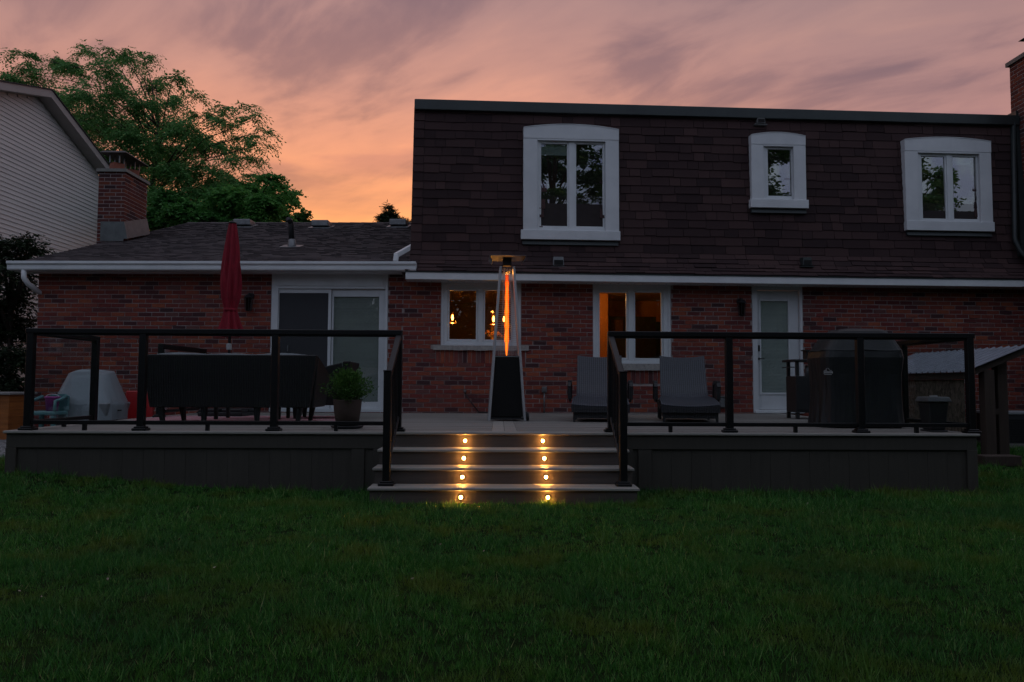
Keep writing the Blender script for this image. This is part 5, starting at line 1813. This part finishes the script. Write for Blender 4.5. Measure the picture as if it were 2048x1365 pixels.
link('pull_bar', MB().tube([(0, -.3, .15), (0, -.48, .3), (0, -.52, .5)], .012, 6).tube([(-.08, -.52, .5), (.08, -.52, .5)], .012, 6), DARKMETAL, t)

# orange timber box by the house corner
by_ = 12.5
bx1 = px_x(45, by_)
bzt = at_y(20, 786, by_).z
bz0 = gz(bx1 - .3, by_)
box = thing('storage_box', 'orange stained timber box with a pale lid on the gravel', 'storage box', (bx1 - .55, by_, bz0 + .012))
CEDAR = mat('orange_cedar', (.40, .130, .025), (.27, .085, .018), .6, scale=4, stretch=(1, 1, 9), var=.15, bump=.3)
hh = bzt - bz0 - .012
for k in range(6):
    z0_ = .002 + k * (hh - .03) / 6
    link('plank', MB().box(-.55, .55, -.32, -.295, z0_ + .002, z0_ + (hh - .03) / 6 - .002), CEDAR, box)
    link('plank', MB().box(.525, .55, -.294, .32, z0_ + .002, z0_ + (hh - .03) / 6 - .002), CEDAR, box)
link('liner', MB().box(-.52, .52, -.29, .32, .004, hh - .035), CEDAR, box)
link('lid', MB().box(-.60, .59, -.37, .36, hh - .028, hh + .012), mat('pale_lid', (.30, .28, .27), (.22, .21, .2), .8, scale=8), box, bevel=.006)

# ------------------------------------------------------------------ grill, cart, bin, shelter, condenser
gy0, gy1 = 8.95, 9.62
GX0, GX1 = px_x(1646, gy0 + .1), px_x(1818, gy0)
grill = thing('covered_grill', 'large barbecue under a black fitted cover behind the glass railing', 'grill', ((GX0 + GX1) / 2, (gy0 + gy1) / 2, ZD))
GW = (GX1 - GX0) / 2
GH = at_y(1750, 658, gy0 + .33).z - ZD
zs_ = at_y(1645, 703, gy0).z - ZD
m = mat('grill_cover', (.010, .011, .013), (.007, .008, .009), .5, scale=3, bump=.3, bscale=6, rvar=.08)
rows_t = []
NS = 72
levels = [(0.015, 1.0, 1.0), (.12, .985, .98), (.3, .965, .96), (.5, .955, .95), (.7, .965, .96), (.82, .985, .98), (.92, 1.0, 1.0), (1.0, .97, .97)]
for (f, kx, ky) in levels:
    row = []
    for k in range(NS + 1):
        a = 2 * math.pi * (k % NS) / NS
        c_, s_ = math.cos(a), math.sin(a)
        e_ = 7.0
        n_ = (abs(c_) ** e_ + abs(s_) ** e_) ** (-1 / e_)
        fold = 1 + (.034 * math.sin(11 * a + 2 * f + math.sin(3 * a)) + .020 * math.sin(23 * a + 5 + 3 * f)) * (1 - f) ** .8
        row.append((GW * kx * c_ * n_ * fold, .335 * ky * s_ * n_ * fold, zs_ * f + .004))
    rows_t.append(row)
for (f, kx, ky, off) in ((.06, .985, .98, 0.0), (.12, .95, .96, 0.0), (.48, .81, .86, .01), (.84, .63, .74, .02), (.93, .54, .6, .03), (.975, .36, .36, .05), (1.0, .02, .02, .06)):
    row = []
    for k in range(NS + 1):
        a = 2 * math.pi * (k % NS) / NS
        c_, s_ = math.cos(a), math.sin(a)
        e_ = 6.0
        n_ = (abs(c_) ** e_ + abs(s_) ** e_) ** (-1 / e_)
        row.append((GW * (kx * c_ * n_ + off * 2), .335 * ky * s_ * n_, zs_ + (GH - zs_) * f + .006 * math.sin(7 * a) * (1 - f)))
    rows_t.append(row)
link('cover', MB().grid(rows_t), m, grill)
# badge on the cover: a small pale emblem with an arch over a lettered band
em = at_y(1656, 744, gy0 - .012)
ex, ez = em.x, em.z
BADGE = mat('badge_print', (.55, .55, .56), None, .7)
mb = MB()
def plate(x0, x1, z0, z1):
    mb.box(ex + x0, ex + x1, gy0 - .014, gy0 - .011, ez + z0, ez + z1)
plate(-.048, .044, -.034, -.028)
plate(-.050, -.045, -.027, .012); plate(.050, .055, -.020, .004)
plate(-.044, -.014, .013, .018); plate(.020, .044, .013, .018)
for k, (w0, bars) in enumerate([(0, 'H'), (1, 'E'), (2, 'H'), (3, 'E'), (4, 'V')]):
    x0 = -.040 + k * .0185
    plate(x0, x0 + .004, -.018, .006); plate(x0 + .010, x0 + .014, -.018, .006); plate(x0 + .0042, x0 + .0098, -.008 + .004 * (k % 2), -.003 + .004 * (k % 2))
for k in range(7):
    a0 = math.pi * k / 7; a1 = math.pi * (k + 1) / 7
    mb.bar((ex - .004 + .022 * math.cos(a0), gy0 - .0125, ez + .018 + .024 * math.sin(a0)), (ex - .004 + .022 * math.cos(a1), gy0 - .0125, ez + .018 + .024 * math.sin(a1)), .003, .005, (0, 1, 0))
link('badge', mb, BADGE, grill, ID)
link('caster', MB().lathe([(.04, 0), (.04, .03)], (-GW * .8, -.25, .002), 12).lathe([(.04, 0), (.04, .03)], (GW * .8, -.25, .002), 12), DARKMETAL, grill)

cy0 = 11.35
cX0, cX1 = px_x(1592, cy0), px_x(1652, cy0)
cart = thing('prep_cart', 'narrow black outdoor prep cart with an open shelf beside the white door', 'cart', ((cX0 + cX1) / 2, cy0 + .2, ZD))
hwc = (cX1 - cX0) / 2
ch_ = at_y(1600, 719, cy0).z - ZD
CART = mat('cart_resin', (.018, .018, .020), (.013, .013, .015), .5, scale=6)
link('body', MB().box(-hwc, hwc, -.2, .2, .10, ch_ * .72), CART, cart, bevel=.006)
link('door', MB().box(-hwc * .92, -.01, -.212, -.201, .14, ch_ * .69).box(.01, hwc * .92, -.212, -.201, .14, ch_ * .69), CART, cart, bevel=.004)
link('worktop', MB().box(-hwc - .05, hwc + .02, -.24, .23, ch_ - .035, ch_), CART, cart, bevel=.008)
for sx_ in (-1, 1):
    for sy_ in (-1, 1):
        link('leg', MB().box(sx_ * (hwc - .025) - .024, sx_ * (hwc - .025) + .024, sy_ * .175 - .024, sy_ * .175 + .024, .003, .0985), CART, cart)
        link('upright', MB().box(sx_ * (hwc - .03) - .022, sx_ * (hwc - .03) + .022, sy_ * .17 - .022, sy_ * .17 + .022, ch_ * .722, ch_ - .036), CART, cart)
link('towel_bar', MB().tube([(-hwc - .01, -.18, ch_ - .12), (-hwc - .06, -.18, ch_ - .12), (-hwc - .06, .18, ch_ - .12), (-hwc - .01, .18, ch_ - .12)], .008, 6), DARKMETAL, cart)
t = tag(link('red_can', MB().lathe([(.05, 0), (.055, .005), (.055, .13), (.045, .14)], n=18), mat('can_red', (.20, .03, .03), None, .4), None, Matrix.Translation(((cX0 + cX1) / 2 + .10, cy0 + .12, ZD + ch_ * .72 + .002)), smooth=True), 'dull red can on the open shelf of the prep cart', 'can')
t = tag(link('grey_tin', MB().lathe([(.04, 0), (.045, .005), (.045, .15), (.03, .16)], n=18), GREYMETAL, None, Matrix.Translation(((cX0 + cX1) / 2 + .02, cy0 + .16, ZD + ch_ * .72 + .002)), smooth=True), 'grey tin standing beside the red can on the cart shelf', 'tin')
t = tag(link('caddy', MB().box(-.06, .14, -.07, .07, .0, .13).box(-.08, .16, -.09, .09, .131, .15), CART, None, Matrix.Translation(((cX0 + cX1) / 2 + .05, cy0 + .2, ZD + ch_ + .002))), 'black lidded caddy on top of the prep cart', 'caddy')

by2 = 8.42
bX = (px_x(1840, by2) + px_x(1890, by2)) / 2
bn = thing('lidded_bin', 'small black bin with a grey lid at the deck corner by the grill', 'bin', (bX, by2, ZD))
bh2 = at_y(1865, 794, by2 - .1).z - ZD
link('body', MB().hexa([(-.085, -.085, .02), (.085, -.085, .02), (.085, .085, .02), (-.085, .085, .02)], [(-.115, -.115, bh2 - .06), (.115, -.115, bh2 - .06), (.115, .115, bh2 - .06), (-.115, .115, bh2 - .06)]), CART, bn, bevel=.012)
link('base', MB().box(-.10, .10, -.10, .10, .002, .019), CART, bn, bevel=.004)
link('lid', MB().hexa([(-.138, -.138, bh2 - .058), (.138, -.138, bh2 - .058), (.138, .138, bh2 - .058), (-.138, .138, bh2 - .058)], [(-.12, -.12, bh2), (.12, -.12, bh2), (.12, .12, bh2), (-.12, .12, bh2)]), mat('bin_lid', (.10, .105, .11), None, .5), bn, bevel=.01)
link('lid_knob', MB().box(-.03, .04, -.02, .02, bh2 + .001, bh2 + .016), mat('knob_white', (.4, .4, .4), None, .6), bn)

# lean-to wood shelter with a ribbed tin roof
sy0_, sy1_ = 10.75, 13.55
B = at_y(1932, 741, sy0_)
LX, LZ = B.x, B.z
C = at_y(2052, 692, sy0_)
RX, RZ = LX + 1.55, None
slope = (C.z - B.z) / (C.x - B.x)
RX = C.x
RZ = LZ + slope * (RX - LX)
sh = thing('wood_shelter', 'lean-to timber shelter with a ribbed tin roof beside the deck', 'shelter', (LX + .3, sy0_, gz(LX + .3, sy0_)))
TIN = mat('ribbed_tin', (.24, .25, .29), (.17, .18, .21), .4, metal=.3, scale=5)
WOODP = mat('weathered_post', (.055, .036, .026), (.036, .024, .018), .85, scale=5, stretch=(8, 8, .6), bump=.3)
rows_t = []
NY = 66
for side_ in (0, 1):
    pass
prof_y = []
y = sy0_ - .05
while y < sy1_ + .05:
    for dy, dz_ in ((0, 0), (.062, 0), (.072, .022), (.090, .022), (.100, 0)):
        prof_y.append((y + dy, dz_))
    y += .165
mb = MB()
lo_ = [(LX - .06, y_, LZ - .06 * slope + d_) for y_, d_ in prof_y]
hi_ = [(RX, y_, RZ + d_) for y_, d_ in prof_y]
mb.grid([lo_, hi_])
mb.grid([[(p[0], p[1], p[2] - .006) for p in hi_], [(p[0], p[1], p[2] - .006) for p in lo_]])
mb.grid([[(p[0], p[1], p[2] - .006) for p in lo_], lo_])
link('tin_roof', mb, TIN, sh, ID)
link('rafter', MB().hexa([(LX, sy0_ + .02, LZ - .12), (RX, sy0_ + .02, RZ - .12), (RX, sy0_ + .06, RZ - .12), (LX, sy0_ + .06, LZ - .12)], [(LX, sy0_ + .02, LZ - .03), (RX, sy0_ + .02, RZ - .03), (RX, sy0_ + .06, RZ - .03), (LX, sy0_ + .06, LZ - .03)]), WOODP, sh, ID)
link('eave_beam', MB().box(LX + .0, LX + .05, sy0_ + .065, sy1_ - .01, LZ - .13, LZ - .03), WOODP, sh, ID)
for (px_, y_) in ((1973, sy0_ + .08), (1999, sy0_ + .35)):
    x_ = px_x(px_, y_)
    link('post', MB().box(x_ - .075, x_ + .075, y_ - .07, y_ + .07, gz(x_, y_) + .002, LZ + slope * (x_ - LX) - .13), WOODP, sh, ID, bevel=.006)
for (x_, y_) in ((LX + .06, sy1_ - .1), (RX - .1, sy1_ - .1)):
    link('post', MB().box(x_ - .05, x_ + .05, y_ - .05, y_ + .05, gz(x_, y_) + .002, LZ + slope * (x_ - LX) - .13), WOODP, sh, ID, bevel=.006)
m, t = new_mat('chipboard')
co = nd(t, 'ShaderNodeTexCoord').outputs['Object']
vo = nd(t, 'ShaderNodeTexVoronoi', {'Vector': nd(t, 'ShaderNodeMapping', {'Vector': co, 'Scale': (14, 30, 18)}).outputs[0], 'Scale': 1.0})
cb = mixc(t, nd(t, 'ShaderNodeSeparateXYZ', {0: vo.outputs['Color']}).outputs[0], (.055, .045, .032), (.16, .13, .10))
finish(t, cb, .9, 0, vo.outputs['Distance'], .2, .004, .2)
link('side_panel', MB().box(LX + .055, LX + .07, sy0_ + .16, sy1_ - .16, gz(LX, sy0_) + .05, LZ - .135), m, sh, ID)
link('cross_rail', MB().box(px_x(1985, sy0_ + .2), px_x(1992, sy0_ + .2), sy0_ + .16, sy0_ + .26, .72, .80), WOODP, sh, ID)
# stepping block
bl = at_z(1985, 950, .0)
t = tag(link('timber_block', MB().box(-.26, .26, -.12, .12, 0, .14), WOODP, None, Matrix.Translation((px_x(1990, 10.35), 10.35, gz(6.6, 10.35) + .002)), bevel=.01), 'low weathered timber block at the foot of the shelter posts', 'timber block')
# air conditioner behind the shelter
ay = 12.75
AX0 = px_x(2004, ay)
az1 = at_y(2020, 824, ay).z
az0 = gz(AX0 + .4, ay)
acu = thing('air_conditioner', 'boxy dark air conditioner with a pale top rim at the frame edge', 'air conditioner', (AX0 + .4, ay + .4, az0))
link('cabinet', MB().box(-.40, .40, -.40, .40, .08, az1 - az0 - .05), mat('condenser', (.020, .021, .024), None, .6), acu)
link('top_rim', MB().box(-.42, .42, -.42, .42, az1 - az0 - .048, az1 - az0), mat('condenser_rim', (.28, .29, .31), None, .5), acu, bevel=.008)
link('base', MB().box(-.46, .46, -.46, .46, .003, .078), CEMENT, acu)
for k in range(10):
    link('louvre', MB().box(-.37, .37, -.412, -.401, .12 + k * (az1 - az0 - .22) / 10, .135 + k * (az1 - az0 - .22) / 10), DARKMETAL, acu)

# ------------------------------------------------------------------ neighbour's house
NX = -12.6
nb_peak = at_x(75, 184, NX)
nb_far = at_x(207, 352, NX)
nb_near = at_x(0, 172, NX)
sl_f = (nb_far.z - nb_peak.z) / (nb_far.y - nb_peak.y)
sl_n = (nb_peak.z - nb_near.z) / (nb_peak.y - nb_near.y)
y_n = nb_peak.y - 3.6
nb = thing('neighbour_house', 'neighbouring house with pale horizontal siding and a gable roof', 'house', (NX - 2, nb_peak.y, 0))


def nb_roof(y_):
    return nb_peak.z + (sl_f * (y_ - nb_peak.y) if y_ > nb_peak.y else -abs(sl_n) * (nb_peak.y - y_))


SIDING = mat('pale_siding', (.62, .60, .58), (.54, .525, .51), .55, scale=3, stretch=(1, .3, 3), var=.03)
yF = nb_far.y - .25
wall = link('gable_wall', MB().add([(NX - .02, y_n, 0), (NX - .02, yF, 0), (NX - .02, yF, nb_roof(yF) - .12), (NX - .02, nb_peak.y, nb_peak.z - .12), (NX - .02, y_n, nb_roof(y_n) - .12),
                                     (NX - 6, y_n, 0), (NX - 6, yF, 0), (NX - 6, yF, nb_roof(yF) - .12), (NX - 6, nb_peak.y, nb_peak.z - .12), (NX - 6, y_n, nb_roof(y_n) - .12)],
                                    [(0, 1, 2, 3, 4), (9, 8, 7, 6, 5), (0, 5, 6, 1), (1, 6, 7, 2), (4, 9, 5, 0)]), SIDING, nb, ID, fix=True)
PH = .118
z = 2.2
while z < nb_peak.z - .2:
    # clip the plank by the two roof slopes
    zt_ = z + PH
    a = y_n
    if nb_roof(y_n) - .10 < zt_:
        a = nb_peak.y - (nb_peak.z - .10 - zt_) / abs(sl_n)
    b = yF
    if nb_roof(yF) - .10 < zt_:
        b = nb_peak.y + (nb_peak.z - .10 - zt_) / abs(sl_f)
    if b - a > .1:
        link('siding_plank', MB().hexa([(NX - .018, a, z), (NX + .016, a, z), (NX + .016, b, z), (NX - .018, b, z)], [(NX - .018, a, z + PH), (NX - .006, a, z + PH), (NX - .006, b, z + PH), (NX - .018, b, z + PH)]), SIDING, wall, ID)
    z += PH
NTRIM = mat('taupe_trim', (.34, .32, .31), (.29, .275, .265), .6, scale=3)
NROOF = mat('neighbour_shingle', (.035, .033, .034), None, .9, scale=30)
OVN = .38
for nm, m_, dz0, dz1, x0_, x1_ in (('rake_fascia', NTRIM, -.15, .05, NX + OVN - .03, NX + OVN), ('rake_soffit', NTRIM, -.15, -.13, NX + .0, NX + OVN - .031), ('roof', NROOF, .0, .075, NX - 6.3, NX + OVN + .03)):
    if nm == 'roof':
        dz0, dz1 = .052, .085
    for (ya, yb) in ((y_n - .3, nb_peak.y), (nb_peak.y, nb_far.y)):
        za, zb_ = nb_roof(ya), nb_roof(yb)
        link(nm, MB().hexa([(x0_, ya, za + dz0), (x1_, ya, za + dz0), (x1_, yb, zb_ + dz0), (x0_, yb, zb_ + dz0)], [(x0_, ya, za + dz1), (x1_, ya, za + dz1), (x1_, yb, zb_ + dz1), (x0_, yb, zb_ + dz1)]), m_, nb, ID)


# ------------------------------------------------------------------ trees
BARK = mat('bark', (.045, .034, .026), (.028, .021, .017), .95, scale=14, stretch=(3, 3, .5), bump=.6, bscale=20)


def tree(name, label, base, blobs, leafmat, nfrond, frond, leaflet, trunk_r, droop=.5, seed=1, per=9, bark=BARK, branch_r=.05):
    """blobs: (centre Vector, radius x, radius y, radius z); foliage fills the blobs, limbs reach them from the trunk"""
    rt = random.Random(seed)
    r2 = np.random.default_rng(seed)
    t = thing(name, label, 'tree', base)
    b0 = Vector(base)
    cx = sum((b[0] for b in blobs), Vector()) / len(blobs)
    top = max(b[0].z for b in blobs)
    fork = b0 + Vector(((cx.x - b0.x) * .5, (cx.y - b0.y) * .5, (min(b[0].z for b in blobs) - b0.z) * .85))
    crownp = Vector((cx.x, cx.y, fork.z + (top - fork.z) * .62))
    mb = MB()
    trunk_pts = [b0, b0.lerp(fork, .5) + Vector((.08, 0, 0)), fork, fork.lerp(crownp, .5) + Vector((rt.uniform(-.3, .3), 0, 0)), crownp]
    mb.tube(trunk_pts, [trunk_r * 1.25, trunk_r, trunk_r * .8, trunk_r * .45, trunk_r * .12], 10)
    link('trunk', mb, bark, t, ID, smooth=True)
    mb = MB()
    fp, fd = [], []
    vol = [b[1] * b[2] + b[1] * b[3] for b in blobs]
    tot = sum(vol)
    for b, vv in zip(blobs, vol):
        c, rx, ry, rz = b
        f = rt.uniform(0, .8)
        k = max(0, min(.92, (c.z - fork.z) / max(.1, crownp.z - fork.z) * .7 - .12))
        root = fork.lerp(crownp, k)
        mid = root.lerp(c, .5) + Vector((0, 0, .12 * (c - root).length))
        mb.tube([root, mid, c], [branch_r * 1.3, branch_r * .8, branch_r * .35], 6)
        n = max(8, int(nfrond * vv / tot))
        ntw = max(5, n // 14)
        for _ in range(ntw):
            d = Vector((rt.gauss(0, 1), rt.gauss(0, 1), rt.gauss(.15, .8))).normalized()
            tip = c + Vector((d.x * rx, d.y * ry, d.z * rz)) * rt.uniform(.55, 1.05)
            m2 = c.lerp(tip, .5) + Vector((0, 0, .06))
            mb.tube([c, m2, tip], [branch_r * .3, branch_r * .18, branch_r * .08], 4)
            for q_ in range(max(1, n // ntw)):
                fq = rt.uniform(.25, 1.05)
                p = c.lerp(tip, fq) + Vector((rt.gauss(0, .12) * rx, rt.gauss(0, .12) * ry, rt.gauss(0, .10) * rz))
                fp.append(p)
                fd.append(Vector((d.x + rt.gauss(0, .7), d.y + rt.gauss(0, .7), d.z * .4 + rt.gauss(0, .35))))
    link('limbs', mb, bark, t, ID, smooth=True, kind='stuff')
    P0 = np.array([tuple(p) for p in fp]); D0 = unit_rows(np.array([tuple(p) for p in fd]))
    n = len(P0)
    Ls = frond * r2.uniform(.6, 1.3, n)
    PP, DD = [], []
    for j in range(per):
        f = (j + .5) / per
        pos = P0 + D0 * (Ls * f)[:, None]
        pos[:, 2] -= droop * Ls * f * f
        sd = np.cross(D0, [0, 0, 1.0])
        sd = unit_rows(sd) * (1 if j % 2 else -1)
        dr = unit_rows(sd * .8 + D0 * .55 + np.array([0, 0, -.35 * droop * 2]) + r2.normal(0, .25, (n, 3)))
        PP.append(pos); DD.append(dr)
    PP = np.concatenate(PP); DD = np.concatenate(DD)
    k = len(PP)
    Vv = leaf_quads(PP, DD, leaflet[0] * r2.uniform(.7, 1.3, k), leaflet[1] * r2.uniform(.7, 1.3, k))
    link('crown', np_mesh('crown', Vv, 4), leafmat, t, ID)
    return t


LOCUST = leaf_mat('locust_leaf', (.070, .21, .055), (.125, .32, .085), (.26, .46, .18), .48)
MAPLE = leaf_mat('maple_leaf', (.034, .11, .026), (.060, .17, .036), (.10, .24, .055), .4)
LIME = leaf_mat('lime_leaf', (.035, .130, .030), (.060, .200, .040), (.10, .28, .06), .4)
LOCUST2 = leaf_mat('round_leaf', (.06, .20, .045), (.11, .31, .065), (.18, .42, .10), .5)
DARKLEAF = leaf_mat('hedge_leaf', (.010, .022, .009), (.016, .034, .012), (.030, .050, .018), .2)

TY = 27.0
bp = [(15, 160, 34), (48, 112, 26), (75, 150, 34), (105, 118, 26), (140, 142, 34), (172, 104, 24), (205, 140, 32), (240, 102, 26), (262, 128, 26), (290, 120, 20), (310, 165, 32), (345, 160, 22), (350, 205, 30),
      (20, 205, 38), (70, 205, 42), (125, 200, 42), (180, 195, 42), (235, 190, 40), (285, 215, 40), (390, 195, 18), (405, 230, 26), (445, 215, 20), (330, 255, 40), (380, 265, 32), (455, 245, 26), (500, 218, 14), (505, 240, 20), (490, 275, 26), (525, 262, 14),
      (110, 250, 46), (170, 250, 48), (230, 250, 48), (285, 285, 46), (345, 305, 40), (410, 295, 34), (455, 292, 26), (520, 290, 18), (500, 312, 22), (180, 310, 44), (235, 320, 46), (300, 345, 44), (360, 350, 40), (420, 345, 32), (465, 330, 20),
      (240, 375, 40), (310, 395, 42), (370, 395, 40), (425, 385, 34), (300, 430, 40), (360, 430, 40), (470, 362, 26), (440, 375, 30), (500, 352, 18), (482, 392, 26), (455, 415, 30), (510, 385, 20), (400, 420, 34)]
blobs = []
rt = random.Random(5)
for px, py, r_ in bp:
    p = at_y(px, py, TY + rt.uniform(-2.2, 2.2))
    s_ = r_ / FPX * TY
    k_ = .86 if py < 235 or px > 430 else 1.1
    blobs.append((p, s_ * 1.15 * k_, s_ * 1.6 * k_, s_ * .56 * k_))
tb = at_y(300, 800, TY)
tree('locust_tree', 'tall feathery green tree rising behind the low roof', (tb.x, TY, 0), blobs, LOCUST, 11500, .50, (.125, .044), .20, .7, 3, per=9, branch_r=.022)
# rounder maple in front of it at the roof line
TY2 = 24.5
bp2 = [(455, 395, 34), (500, 385, 34), (540, 362, 20), (560, 385, 22), (575, 400, 18), (530, 410, 34), (485, 425, 38), (445, 430, 34), (555, 425, 28), (520, 440, 34), (585, 388, 9), (400, 430, 34)]
blobs = [(at_y(px, py, TY2 + rt.uniform(-1, 1)), r_ / FPX * TY2 * 1.0, r_ / FPX * TY2 * 1.2, r_ / FPX * TY2 * .85) for px, py, r_ in bp2]
tb = at_y(500, 800, TY2)
tree('maple_tree', 'darker rounded maple crown at the roof ridge below the feathery tree', (tb.x, TY2, 0), blobs, LOCUST2, 3000, .34, (.12, .085), .14, .35, 8, per=6, branch_r=.03)
# bright young tree between chimney and roof
TY3 = 22.5
bp3 = [(330, 405, 26), (360, 425, 30), (310, 440, 26), (395, 440, 26), (430, 445, 22), (190, 318, 14), (215, 305, 14)]
blobs = [(at_y(px, py, TY3 + rt.uniform(-.6, .6)), r_ / FPX * TY3, r_ / FPX * TY3, r_ / FPX * TY3 * .85) for px, py, r_ in bp3[:5]]
tb = at_y(350, 800, TY3)
tree('lime_tree', 'bright green young tree close behind the chimney and ridge', (tb.x, TY3, 0), blobs, LIME, 1500, .26, (.12, .09), .12, .4, 9, per=6)
# sprig and pine showing over the ridge
TY4 = 30.0
blobs = [(at_y(px, py, TY4), r_ / FPX * TY4, r_ / FPX * TY4, r_ / FPX * TY4 * .7) for px, py, r_ in [(604, 436, 13), (592, 446, 12), (616, 446, 9), (600, 456, 14)]]
tb = at_y(600, 800, TY4)
tree('small_tree', 'small dark tree top peeking over the ridge between two roof vents', (tb.x, TY4, 0), blobs, MAPLE, 300, .25, (.16, .12), .08, .3, 12, per=6, branch_r=.03)
PINE = leaf_mat('pine_needle', (.012, .030, .014), (.022, .048, .020), (.035, .06, .026), .15)
TY5 = 42.0
blobs = [(at_y(px, py, TY5), rx / FPX * TY5, rx / FPX * TY5, rz / FPX * TY5) for px, py, rx, rz in [(778, 420, 4, 9), (777, 432, 8, 6), (766, 441, 9, 5), (790, 436, 9, 5), (800, 446, 9, 5), (776, 446, 14, 6), (765, 452, 12, 6), (815, 446, 5, 7), (817, 455, 8, 5)]]
tb = at_y(780, 800, TY5)
tree('pine_tree', 'dark pine top silhouetted against the orange sky beside the mansard', (tb.x, TY5, 0), blobs, PINE, 900, .35, (.22, .05), .15, .1, 14, per=8, branch_r=.04)

# dark evergreen hedge at the corner of the wing
hx0 = at_y(30, 600, 13.0).x
HY_ = 14.0
hb_ = [(0, 500, 46), (35, 497, 34), (70, 492, 26), (20, 540, 60), (-30, 560, 70), (30, 600, 55), (-20, 650, 80), (30, 660, 50), (25, 720, 55), (-30, 740, 80), (35, 770, 45), (20, 810, 60), (88, 500, 12)]
blobs = [(at_y(px, py, HY_ + rt.uniform(-.2, .8)), r_ / FPX * HY_, r_ / FPX * HY_, r_ / FPX * HY_ * .8) for px, py, r_ in hb_]
tree('evergreen_shrub', 'tall dark evergreen shrub filling the gap by the wing corner', (at_y(10, 800, HY_).x, HY_, .2), blobs, DARKLEAF, 3600, .22, (.07, .035), .09, .3, 17, per=8, branch_r=.03)

# trees behind the camera: seen mirrored in the upstairs windows, and they shade the lawn
def backyard_tree(name, label, x, y, h, r, seed, m_, n=26, nf=3000):
    rq = random.Random(seed)
    bl = []
    for k in range(n):
        f = rq.random()
        zz = h * (.28 + .70 * f)
        rr_ = r * (1.0 - .75 * max(0, f - .35) / .65) * math.sqrt(rq.random())
        a = rq.uniform(0, 6.283)
        s_ = r * rq.uniform(.20, .32)
        bl.append((Vector((x + rr_ * math.cos(a), y + rr_ * math.sin(a), zz)), s_, s_, s_ * .7))
    tree(name, label, (x, y, 0), bl, m_, nf, .5, (.26, .14), .28, .4, seed, per=6)


backyard_tree('garden_tree', 'broad dark tree mirrored in the large dormer window', 5.2, -13.5, 17.0, 4.6, 31, MAPLE, 40, 4200)
backyard_tree('garden_tree', 'tall dark tree mirrored in the small dormer window', 16.3, -14.0, 17.5, 4.8, 32, MAPLE, 40, 4200)
backyard_tree('garden_tree', 'spreading dark tree mirrored in the far dormer window', 25.5, -13.0, 16.5, 4.6, 33, LOCUST, 40, 4200)
# the wood along the end of the garden, one mass of leaves
n = 84000
x = rng.uniform(-42, 46, n)
top_h = 8.5 + 2.2 * np.sin(x * .55) + 1.5 * np.sin(x * 1.3 + 1) + .8 * np.sin(x * 3.1)
z = np.abs(rng.uniform(0, 1, n)) ** .8 * top_h
y = -17.5 + rng.normal(0, 1.0, n)
z[:24000] = rng.uniform(0, 5.0, 24000)
n2 = 80000                                # unseen leaf masses on both sides, added to dim the edges of the view
ys_ = rng.uniform(-18, 10.5, n2)
sd_ = rng.choice([-1.0, 1.0], n2)
xs_ = np.where(sd_ < 0, -14.5, 13.2) + rng.normal(0, .7, n2)
th_ = 4.0 + .8 * np.sin(ys_ * .7 + sd_) + .5 * np.sin(ys_ * 1.9 + 2 * sd_)
zs2 = rng.uniform(0, 1, n2) * th_
x, y, z = np.concatenate([x, xs_]), np.concatenate([y, ys_]), np.concatenate([z, zs2])
n = len(x)
P = np.stack([x, y, z], 1)
D = unit_rows(rng.normal(0, 1, (n, 3)) + np.array([0, .2, -.3]))
o = link('tree_line', np_mesh('tree_line', leaf_quads(P, D, np.where(np.arange(n) < 84000, rng.uniform(.35, .75, n), rng.uniform(.2, .4, n)), np.where(np.arange(n) < 84000, rng.uniform(.25, .5, n), rng.uniform(.15, .3, n))), 4), MAPLE)
o['kind'] = 'stuff'
o['label'] = 'dense dark wood closing off the far end of the lawn, with unseen side wings added for shade'
o['category'] = 'wood'
